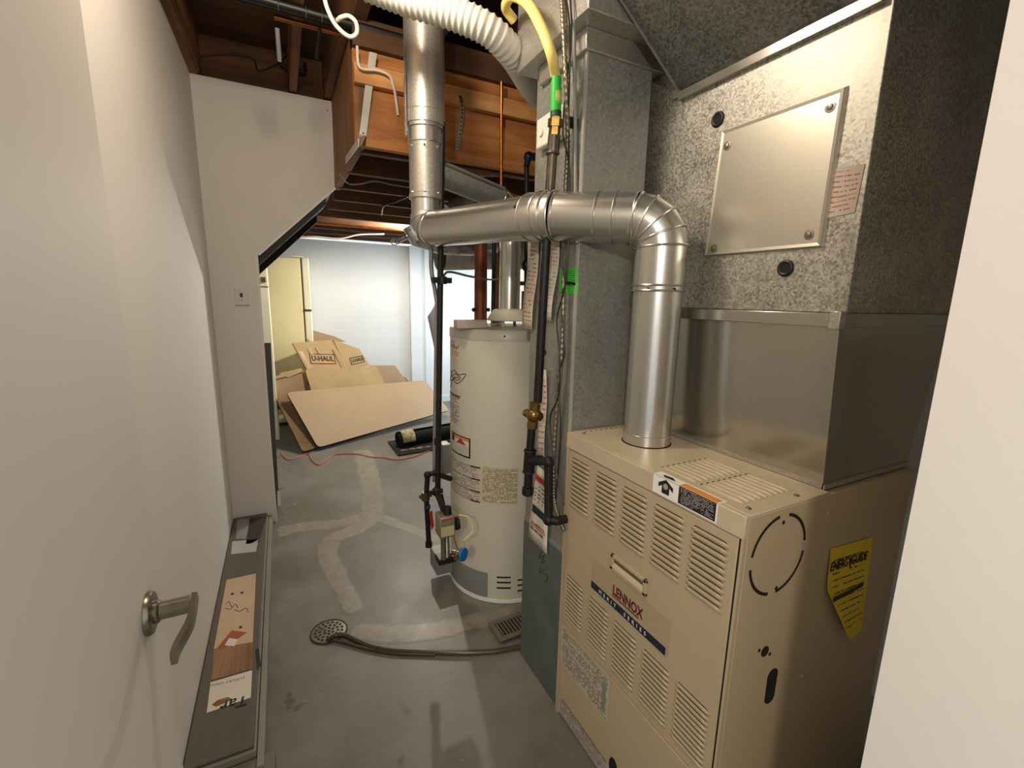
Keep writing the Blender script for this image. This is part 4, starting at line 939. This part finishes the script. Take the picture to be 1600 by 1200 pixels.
q = at(822, 415, 'y', 2.19); MB().sphere(q, .026, 12, 0, (1, 1, 1.2)).build('valve', flat('dark_blue_valve', '#173152', .4), wl_)
q = at(820, 443, 'y', 2.185); MB().cyl(q-V((.03, 0, 0)), q+V((.03, 0, 0)), .011, n=10).build('union', 'brass', wl_)
MB().cyl(at(820, 455, 'y', 2.19), at(819, 500, 'y', 2.19), .017, n=12).build('nipple', flat('corroded_nipple', '#6b5a3c', .5, metal=.5, var=.4, scale=80), wl_)
tag(MB().tube(smooth_path([at(691, 440, 'y', 2.15), at(700, 425, 'y', 2.3), at(735, 432, 'y', 2.4), at(770, 437, 'y', 2.4), at(800, 430, 'y', 2.2), at(808, 436, 'y', 2.1)]), .006, 8).build('grey_cable', flat('grey_green_cable', '#6f7263', .5)), 'grey cable sagging in front of the brown pipe and vent', 'cable')
# round insulated duct and foil elbow beneath the low joists
q0 = at(688, 402, 'y', 3.35); q1 = at(850, 388, 'y', 3.35)
idt = thing('insulated_duct', 'pale round duct behind the flue under the low joists', 'duct', (q0.x+.5, 3.35, 1.8))
MB().tube([(q0.x-.0, 3.35, q0.z+.02), (q0.x+.15, 3.35, q0.z+.03), (2.03, 3.4, q0.z+.08)], .115, 28).build('duct', 'insul', idt)
MB().cyl((q0.x-.02, 3.35, q0.z+.018), (q0.x+.005, 3.35, q0.z+.02), .117, n=28).build('end_ring', 'rubber', idt)
fb_ = thing('foil_elbow', 'crumpled silver duct boot just under the joists behind the flue elbow', 'duct', (1.0, 2.9, 2.0))
b = MB(); P = [at(640, 352, 'y', 2.95), at(652, 372, 'y', 2.95), at(690, 384, 'y', 2.95), at(735, 388, 'y', 2.95), at(775, 385, 'y', 2.95)]
b.tube(P, [.05, .06, .055, .05, .045], 14); b.build('boot', 'foil', fb_, smooth=15)
b = MB(); b.tube([at(612, 374, 'y', 3.0), at(622, 376, 'y', 3.0), at(640, 368, 'y', 3.0)], [.018, .022, .012], 10); b.torus(at(616, 378, 'y', 2.98), (0, 1, 0), .02, .003, 16, 6); b.build('bracket', 'foil', fb_)
b = MB(); P = [at(700, 330, 'y', 3.0), at(722, 316, 'y', 3.0), at(760, 313, 'y', 3.0)]; b.tube(P, [.05, .045, .04], 12)
b.build('upper_boot', 'galv_dark', fb_, smooth=15)
tag(MB().cyl(at(475, 347, 'z', 2.232), at(632, 360, 'z', 2.232), .013, n=12).build('copper_line', 'copper'), 'bright copper pipe along the far low joists', 'pipe')
tag(MB().tube(smooth_path([at(530, 272, 'y', 2.95), at(545, 287, 'y', 3.0), at(565, 287, 'y', 3.0), at(585, 283, 'y', 3.0), at(610, 288, 'y', 3.0), at(640, 293, 'y', 3.0)]), .005, 8).build('joist_wire', 'grey_tag'), 'thin grey wire looped below the low joists', 'wire')
tag(MB().tube(smooth_path([at(453, 372, 'y', 4.9), at(490, 370, 'y', 4.9), at(530, 373, 'y', 4.9), at(560, 367, 'y', 4.9), at(600, 366, 'y', 4.9)]), .007, 8).build('joist_wire', 'white_cable'), 'pale wire strung along the far joists above the white wall', 'wire')
tag(MB().tube(smooth_path([at(x, y, 'z', 2.238) for x, y in ((596, 336), (600, 322), (620, 315), (640, 306))]), .006, 8).build('joist_wire', 'rubber'), 'short dark wire bent under the low joists left of the stack', 'wire')

# ================================================================== FAR ROOM
# fridge
fyf = 5.95; fl0 = at(416, 600, 'y', fyf); f1 = at(473, 450, 'y', fyf); f2 = at(485, 450, 'y', fyf); ft = at(450, 401, 'y', fyf).z
rf = thing('refrigerator', 'cream refrigerator with freezer door on top against the far wall', 'refrigerator', ((fl0.x+f2.x)/2-.1, 6.2, 0))
MB().box(-.28, f1.x-.008, fyf, 6.44, .03, ft-.01).build('body', 'cream', rf, bevel=.01)
gapz = at(478, 485, 'y', fyf).z
MB().box(f1.x+.004, f2.x, fyf-.005, 6.44, gapz+.006, ft).build('freezer_door', 'creamlite', rf, bevel=.012)
MB().box(f1.x+.004, f2.x, fyf-.005, 6.44, .10, gapz-.006).build('fridge_door', 'creamlite', rf, bevel=.012)
MB().box(f1.x-.01, f1.x+.006, fyf+.006, 6.43, .08, ft-.01).build('gasket', 'paneledge', rf)
MB().box(f1.x-.006, f2.x-.004, fyf-.012, fyf+.02, gapz-.008, gapz+.008).build('hinge', 'oldiron', rf)
MB().box(f1.x-.09, f1.x+.03, fyf+.01, fyf+.08, ft-.002, ft+.018).build('top_hinge_cover', 'creamlite', rf, bevel=.004)
q0 = at(406, 420, 'y', 5.35); q1 = at(417, 420, 'y', 5.35); zt2 = at(411, 424, 'y', 5.35).z; zb2 = at(411, 530, 'y', 5.35).z
cbn = thing('white_cabinet', 'narrow white cabinet partly hidden behind the stair wall beside the refrigerator', 'cabinet', (q0.x-.1, 5.5, 0))
MB().box(q0.x-.3, q1.x, 5.35, 5.66, 0, at(411, 402, 'y', 5.35).z).build('body', 'creamlite', cbn, bevel=.006)
gz_ = at(411, 448, 'y', 5.35).z; MB().box(q0.x-.3, q1.x+.001, 5.347, 5.352, gz_-.006, gz_+.006).build('door_gap', 'carddark', cbn)
q = at(411, 437, 'y', 5.34); MB().box(q.x-.02, q.x+.025, 5.325, 5.35, q.z-.025, q.z+.025).build('latch', 'brass', cbn, bevel=.003)
# dark brown board leaning behind the stair wall
bb = MB(); y_ = 3.75
P4 = [at(411, 536, 'y', y_), at(423, 536, 'y', y_), at(437, 800, 'y', y_-.15), at(430, 800, 'y', y_-.15)]
P4 = [P4[0]+V((-.12, 0, 0)), P4[1], P4[2], P4[3]+V((-.12, 0, 0))]
for p in P4[2:]: p.z = .0
bb.prism(P4, (0, .02, 0)); lb = thing('brown_board', 'tall dark brown board leaning behind the edge of the stair wall', 'board', (P4[2].x-.1, y_, 0))
bb.build('board', 'brownboard', lb)
MB().prism([at(433, 768, 'y', 3.58), at(438, 766, 'y', 3.58), at(439, 790, 'y', 3.58), at(434, 794, 'y', 3.58)], (0, .003, 0)).build('white_bracket', 'paper', lb)
# sheets
def planar(pts_):                   # keep a sheet flat: bring the remaining corners into the plane of three of them
    P = [V(p) for p in pts_]; n = (P[1]-P[0]).cross(P[-1]-P[0])
    for i in range(2, len(P)-1):
        d = P[i]-EYE; P[i] = EYE+d*((P[0]-EYE).dot(n)/d.dot(n))
    return P
def slab(name, pts_, thick, mats, parent=None, rnd=0):
    P = planar(pts_); n = (P[1]-P[0]).cross(P[-1]-P[0]).normalized()
    if n.dot(EYE-P[0]) < 0: n = -n
    if rnd:
        Q = []
        k = len(P)
        for i in range(k):
            a = (P[i-1]-P[i]).normalized()*rnd; c = (P[(i+1) % k]-P[i]).normalized()*rnd
            for j in range(5):
                t_ = j/4; Q.append(P[i]+a*(1-t_)**2+c*t_**2)
        P = Q
    b = MB(); k = len(P); back = [p-n*thick for p in P]
    b.add(P+back, [tuple(range(k)), tuple(range(k, 2*k))[::-1]], 0); b.add(P+back, [(i, (i+1) % k, k+(i+1) % k, k+i) for i in range(k)], 1)
    return b.build(name, mats, parent, smooth=0)
A = V((.248, 4.772, .045)); B = V((1.90, 5.55, .10)); D = V((.0, 5.27, .535)); Cq = at(664, 594, 'y', 5.95)
tag(slab('tan_panel', [A, B, Cq, D], .022, ['panel', 'paneledge'], rnd=.05), 'large smooth tan panel with rounded corners lying in front of the boxes', 'panel')
o = V((-.10, .09, .0)); A2 = at(473, 706, 'z', .03); D2 = at(431, 622, 'y', 5.36)
tag(slab('tan_panel', [A2, A2+(B-A)*.95+V((0, .1, 0)), D2+(B-A)*.95+V((0, .0, -.03)), D2], .02, ['carddark', 'paneledge'], rnd=.03), 'brown panel sheet showing its edge underneath the smooth tan panel', 'panel')
def yq(px_, py_, y): return at(px_, py_, 'y', y)
tag(slab('cardboard_sheet', [yq(487, 612, 5.47), yq(604, 604, 5.84), yq(588, 572, 5.92), yq(477, 578, 5.56)], .012, ['card2', 'carddark']), 'plain flat cardboard sheet standing just above the tan panel', 'cardboard')
tag(slab('cardboard_sheet', [yq(592, 606, 5.88), yq(640, 602, 6.00), yq(617, 571, 6.08), yq(578, 571, 5.96)], .012, ['card', 'carddark']), 'small cardboard sheet at the right end of the pile', 'cardboard')
cb2 = thing('torn_carton', 'flattened carton with torn top flaps at the left end of the pile', 'cardboard', yq(455, 620, 5.6))
slab('front', [yq(433, 640, 5.40), yq(490, 628, 5.52), yq(474, 577, 5.60), yq(430, 588, 5.50)], .014, ['card', 'carddark'], cb2)
slab('flap', [yq(450, 590, 5.52), yq(474, 580, 5.575), yq(471, 575, 5.60), yq(436, 583, 5.53)], .006, ['card2', 'carddark'], cb2)
slab('flap', [yq(430, 592, 5.47), yq(448, 588, 5.51), yq(446, 582, 5.53), yq(431, 588, 5.48)], .006, ['card2', 'carddark'], cb2)
def uhaul(nm, label, pts_, org, xd_, sc, wd):
    pts_ = planar(pts_); c = thing(nm, label, 'cardboard', pts_[0])
    slab('face', pts_, .016, ['card2', 'carddark'], c)
    xd_ = V(xd_).normalized(); n = (V(pts_[1])-V(pts_[0])).cross(V(pts_[3])-V(pts_[0])).normalized()
    if n.dot(EYE-V(pts_[0])) < 0: n = -n
    yd_ = n.cross(xd_); o_ = V(org)+n*.003
    fr_ = MB(); w_, h_ = wd, sc*1.5
    for x0, x1, y0, y1 in ((0, w_, 0, .008), (0, w_, h_-.008, h_), (0, .008, 0, h_), (w_-.008, w_, 0, h_)):
        fr_.prism([o_+xd_*x0+yd_*y0, o_+xd_*x1+yd_*y0, o_+xd_*x1+yd_*y1, o_+xd_*x0+yd_*y1], n*.0006)
    fo_ = fr_.build('logo_frame', 'ink', c)
    text('U-HAUL', o_+xd_*.02+yd_*sc*.45+n*.001, xd_, yd_, sc*1.05, 'ink', fo_, bold=.025, sx=wd/(sc*4.35))
    MB().prism([o_+xd_*.012+yd_*.012, o_+xd_*(w_-.012)+yd_*.012, o_+xd_*(w_-.012)+yd_*sc*.32, o_+xd_*.012+yd_*sc*.32], n*.0008).build('orange_band', 'orangebar', fo_)
    return c, n, xd_, yd_
FU = [yq(482, 582, 5.64), yq(546, 582, 5.83), yq(521, 531, 5.94), yq(457, 536, 5.75)]
cu1, n_, xd_, yd_ = uhaul('moving_box', 'flattened moving box with bold framed logo and tape strips', FU, FU[0].lerp(FU[1], .16)+(FU[3]-FU[0])*.30, (FU[1]-FU[0]), .085, .31)
for t_, v0_, v1_ in ((.04, .12, .72), (.27, .60, .80), (.47, .60, .80), (.86, .12, .72)):
    a_, b_2 = FU[0].lerp(FU[1], t_), FU[3].lerp(FU[2], t_); w_ = (FU[1]-FU[0])*.09
    p0, p1 = a_.lerp(b_2, v0_), a_.lerp(b_2, v1_)
    MB().prism([p0+n_*.0012, p0+w_+n_*.0012, p1+w_+n_*.0012, p1+n_*.0012], n_*.0006).build('tape_strip', flat('tan_tape', '#a88448', .35), cu1)
FU2 = [yq(543, 578, 5.85), yq(577, 570, 5.97), yq(561, 545, 6.03), yq(521, 531, 5.95)]
uhaul('moving_box', 'second flattened moving box behind, its logo cut off at right', FU2, FU2[0].lerp(FU2[1], .25)+(FU2[3]-FU2[0])*.12, (FU2[1]-FU2[0]), .06, .19)
tag(slab('carton_flap', [yq(478, 534, 5.93), yq(540, 534, 6.05), yq(524, 526, 6.10), yq(488, 516, 5.99)], .01, ['card', 'carddark']), 'brown carton flap at the very back against the far wall', 'cardboard')
# rolled rug
rg = thing('rolled_rug', 'partly rolled black rug with pale floral border on the floor', 'rug', (1.3, 5.2, 0))
ra = at(622, 690, 'z', .07); rbv = at(742, 668, 'z', .07); dR = (rbv-ra).normalized(); per = V((dR.y, -dR.x, 0))
b = MB(); spi = []
nA = 44
for i in range(nA):
    t_ = i/(nA-1); a = t_*4*math.pi; rr = .032+.05*t_; spi.append((math.cos(a+1.2)*rr, math.sin(a+1.2)*rr))
L_ = (rbv-ra).length
ctr = V((0, 0, .088))
vs = []
for (u, v_) in spi:
    for e_ in (0, L_): vs.append(ra*1+V((0, 0, -ra.z))+dR*e_+per*u*-1+V((0, 0, .088+v_)))
b.add(vs, [(i*2, i*2+1, i*2+3, i*2+2) for i in range(nA-1)]); b.build('roll', 'rug', rg, thick=.006, smooth=60)
pA_ = at(600, 672, 'z', 0.012); 
fa_ = [at(622, 712, 'z', .008), at(722, 696, 'z', .008), at(735, 675, 'z', .008), at(606, 690, 'z', .008)]
MB().prism(fa_, (0, 0, .006)).build('flat_end', 'rug', rg)
random.seed(3)
fo = MB()
def motif(c, u, v_, s):
    for k in range(3):
        a = random.random()*6.28; fo.prism([c+u*math.cos(a+t_)*s*(.5+.5*random.random())+v_*math.sin(a+t_)*s*.7*(.5+.5*random.random()) for t_ in (0, 1.0, 2.1, 3.1, 4.2, 5.2)], V((0, 0, .0012)))
for k in range(7):
    c = fa_[0].lerp(fa_[1], .12+.11*k)*.75+fa_[3].lerp(fa_[2], .12+.11*k)*.25; c.z = .0145; motif(c, dR, per, .045)
fo.build('floral_border', flat('rug_flowers', '#a89a6c', .9, var=.4, scale=30), rg)
b = MB(); n = 10; vs = []
for i in range(n+1):
    a = R(-10+130*i/n)
    for e_ in (.02, .16): vs.append(V((ra.x, ra.y, 0))+dR*e_+per*math.cos(a)*.090+V((0, 0, .088+math.sin(a)*.090)))
b.add(vs, [(i*2, i*2+1, i*2+3, i*2+2) for i in range(n)]); b.build('roll_border', flat('rug_border', '#b9ab80', .9, var=.45, scale=40), rg, thick=.002)
# extension cord
ec = MB(); ec.tube(smooth_path([at(x, y, 'z', .006) for x, y in ((438, 708), (450, 718), (465, 715), (481, 709), (487, 718), (497, 726), (510, 719), (525, 710), (555, 709), (580, 714), (600, 715), (618, 718), (645, 714), (672, 704), (700, 698))], 8), .005, 8)
tag(ec.build('extension_cord', 'orangecord'), 'orange extension cord snaking across the floor before the panel', 'cord')
MB_ = MB().prism([at(x, y, 'z', .001) for x, y in ((482, 708), (585, 676), (600, 668), (560, 668), (478, 700))], (0, 0, .006))
tag(MB_.build('blue_shadow_mat', flat('blue_grey_shadow_mat', '#5d6f7d', .8)), 'flat blue grey mat and painted shadow strip below the tan panel', 'mat')  # flat blue-grey piece also stands in for the bluish shadow under the panel

# ================================================================== NEAR FLOOR THINGS
# long carton by the left wall
lx0, lx1, ly0, ly1, lh = -.366, -.165, 1.48, 3.315, .085
lc = thing('long_carton', 'long low dark wood-look carton lying along the left wall', 'carton', ((lx0+lx1)/2, 2.4, 0))
MB().box(lx0, lx1, ly0, ly1, 0, lh-.012).build('body', 'carton_pale', lc, bevel=.003)
MB().box(lx0, lx1-.006, ly0+.01, ly1, lh-.012, lh).build('top_wrap', 'carton', lc, bevel=.003)
MB().box(lx1+.002, lx1+.024, ly0-.05, ly1+.01, 0, lh*.70).build('side_strip', 'carton_pale', lc, bevel=.002)
MB().box(lx1-.002, lx1+.003, ly0, ly1, 0, lh*.55).build('strip_gap', 'black', lc)
def top(px_, py_): return at(px_, py_, 'z', lh+.0012)
lbk = MB().sheet(top(334, 1014), top(395, 1003), top(400, 896), top(354, 906)).build('shipping_label', flat('tan_label', '#c6ab8c', .6, var=.06, scale=8), lc, smooth=0)
def lq(name, q, mt, e=.0006): return MB().prism([at(x, y, 'z', lh+.0012+e) for x, y in q], (0, 0, .0003)).build(name, mt, lbk)
lq('red_label', [(338, 1014), (348, 1014), (386, 988), (362, 985)], flat('rust_red', '#a05030', .6))
lq('white_square', [(351, 1008), (366, 1010), (372, 999), (358, 997)], 'paper', .001)
b = MB().sheet(top(330, 1063), top(394, 1045), top(395, 1003), top(334, 1014)).build('wood_print', wood('plank_print', '#6a4a30', '#a67c54', 'y'), lc, smooth=0)
for px_, py_ in ((363, 928), (378, 926), (376, 980)):
    c = at(px_, py_, 'z', lh+.0016); MB().box(c.x-.006, c.x+.006, c.y-.008, c.y+.008, lh+.0014, lh+.0018).build('stamp', 'ink', lbk)
hw = MB()
for pts_ in ([(352, 945), (358, 940), (362, 948), (368, 944), (372, 950)], [(366, 952), (374, 955), (384, 950), (388, 956)], [(352, 950), (360, 952), (364, 948)]): hw.tube(smooth_path([at(x, y, 'z', lh+.0018) for x, y in pts_], 4), .0012, 5)
hw.build('handwriting', 'ink', lbk)
wlb = MB().sheet(top(323, 1114), top(392, 1090), top(394, 1047), top(329, 1066)).build('product_label', flat('cream_label', '#d9d0bf', .6, var=.03), lc, smooth=0)
q = at(379, 1095, 'z', lh+.002)
text('Tar', at(389, 1086, 'z', lh+.002), (-1, .12, 0), (0, -1, 0), .062, 'ink', wlb, bold=.01)
MB().prism([at(x, y, 'z', lh+.0018) for x, y in ((331, 1101), (340, 1094), (356, 1089), (362, 1092), (352, 1098), (338, 1104))], (0, 0, .0003)).build('brown_mark', flat('brown_print', '#8a5a2c', .6, var=.3, scale=60), wlb)
text('LUXURY VINYL', at(383, 1057, 'z', lh+.002), (-1, .12, 0), (0, -1, 0), .017, 'grey_tag', wlb)
MB().sheet(top(361, 866), top(400, 862), top(404, 842), top(363, 846)).build('tape', 'tape', lc, smooth=0)
MB().sheet(top(369, 842), top(385, 842), top(391, 810), top(370, 812)).build('grey_patch', flat('grey_patch', '#858686', .6), lc, smooth=0)
MB().sheet(top(384, 850), top(404, 848), top(417, 806), top(390, 809)).build('dark_patch', flat('dark_patch', '#332a25', .6), lc, smooth=0)
MB().prism([at(x, y, 'z', lh+.0015) for x, y in ((399, 1015), (404, 1012), (408, 1040), (402, 1046))], (0, 0, .001)).build('torn_hole', 'ink', lc)
tag(MB().box(-.356+.0, -.11, 1.30, 1.475, 0, .05).build('carton_end', flat('grey_green_board', '#6e6c5e', .6, var=.1), bevel=.003), 'grey board block against the near end of the long carton', 'block')
# floor drain
dc = V((.106, 2.050, 0))
fdn = thing('floor_drain', 'round perforated metal floor drain in the concrete', 'drain', dc)
MB().lathe(dc, UP, [(.080, 0), (.080, .003), (.070, .005), (.0, .005)], 40).build('grate', 'drain', fdn)
MB().torus(dc+V((0, 0, .003)), UP, .079, .004, 40, 6).build('rim', flat('drain_rim', '#3a352c', .6, metal=.3), fdn)
b = MB()
for rr, k in ((.0, 1), (.020, 6), (.040, 12), (.059, 17)):
    for i in range(k):
        a = 2*math.pi*i/k+rr*20; b.cyl(dc+V((rr*math.cos(a), rr*math.sin(a), .0045)), dc+V((rr*math.cos(a), rr*math.sin(a), .0057)), .0062, n=8)
b.build('holes', 'black', fdn)['kind'] = 'stuff'
# condensate hoses
h = MB(); h.tube(smooth_path([at(x, y, 'z', .012) for x, y in ((512, 1000), (524, 993), (540, 993), (556, 1000), (580, 1010), (612, 1016), (660, 1018), (720, 1020), (770, 1018), (800, 1013), (822, 1009))], 8), .0105, 12)
tag(h.build('condensate_hose', 'hose'), 'brown condensate hose lying from the duct base to the floor drain', 'hose')
h = MB(); h.tube(smooth_path([at(x, y, 'z', .008) for x, y in ((520, 1000), (535, 1003), (556, 1009), (585, 1016), (620, 1021), (680, 1023))], 8), .007, 10)
tag(h.build('condensate_tube', 'hose'), 'thinner second drain tube lying beside the brown hose', 'hose')
# loose floor register
rv = thing('floor_register', 'brown slotted floor register lying loose near the water heater', 'vent cover', (.9, 1.66, 0))
c = at(812, 972, 'z', .03); ang = math.radians(-33)
ux = V((math.cos(ang+.0), math.sin(ang), 0)); 
p0, p1, p2 = at(762, 972, 'z', .03), at(782, 993, 'z', .03), at(826, 950, 'z', .03)
u_ = (p2-p0); v_ = (p1-p0); v_ = v_-u_*v_.dot(u_)/u_.dot(u_); u_ = u_.normalized(); v_ = v_.normalized()*.135; u_ = u_*.30
def rp(a, b_, z): q = p0+u_*a+v_*b_; return V((q.x, q.y, z))
b = MB()
for a0, a1, b0, b1 in ((0, 1, 0, .16), (0, 1, .84, 1), (0, .08, .16, .84), (.92, 1, .16, .84)):
    b.hexa([rp(a0, b0, .020), rp(a1, b0, .020), rp(a1, b1, .020), rp(a0, b1, .020), rp(a0, b0, .028), rp(a1, b0, .028), rp(a1, b1, .028), rp(a0, b1, .028)])
b.build('frame', 'register', rv)
b = MB(); b.hexa([rp(.06, .12, 0), rp(.94, .12, 0), rp(.94, .88, 0), rp(.06, .88, 0), rp(.06, .12, .019), rp(.94, .12, .019), rp(.94, .88, .019), rp(.06, .88, .019)]); b.build('damper_box', 'black', rv)
for i in range(14):
    a = .10+i*.058; b = MB(); b.hexa([rp(a, .16, .019), rp(a+.022, .16, .019), rp(a+.022, .84, .019), rp(a, .84, .019), rp(a, .16, .027), rp(a+.022, .16, .027), rp(a+.022, .84, .027), rp(a, .84, .027)]); b.build('slat', 'register', rv)
# switch plate on the stair wall
swp = thing('wall_plate', 'small white wall plate with screws on the stair wall', 'switch plate', at(377, 466, 'y', 3.328))
q = at(377, 466, 'y', 3.329)
MB().box(q.x-.036, q.x+.036, 3.3265, 3.330, q.z-.058, q.z+.058).build('plate', flat('plate_white', '#d3cdc4', .45), swp, bevel=.001)
q = at(377, 461, 'y', 3.326); MB().box(q.x-.008, q.x+.008, 3.3255, 3.3268, q.z-.014, q.z+.012).build('toggle_slot', flat('dark_brown_slot', '#4a3a30', .6), swp)
q = at(378, 470, 'y', 3.326); MB().sphere(q, .003, 8).build('screw', 'ink', swp)
q0 = at(367, 477, 'y', 3.326); q1 = at(390, 477, 'y', 3.326); MB().box(q0.x, q1.x, 3.3262, 3.3275, q0.z-.002, q0.z+.002).build('lower_edge', 'oldiron', swp)

for stem_, phrase in (('moving_box', 'flattened moving boxes in the far pile'), ('cardboard_sheet', 'plain cardboard sheets in the far pile'), ('tan_panel', 'panels in front of the boxes'),
                      ('joist_wire', 'wires under the low joists'), ('white_cable', 'white cables near the ceiling'), ('hanging_pipe', 'pipe ends hanging from the black pipe')):
    for o in bpy.data.objects:
        if o.name.split('.')[0] == stem_ and o.parent is None and 'category' in o: o['group'] = phrase
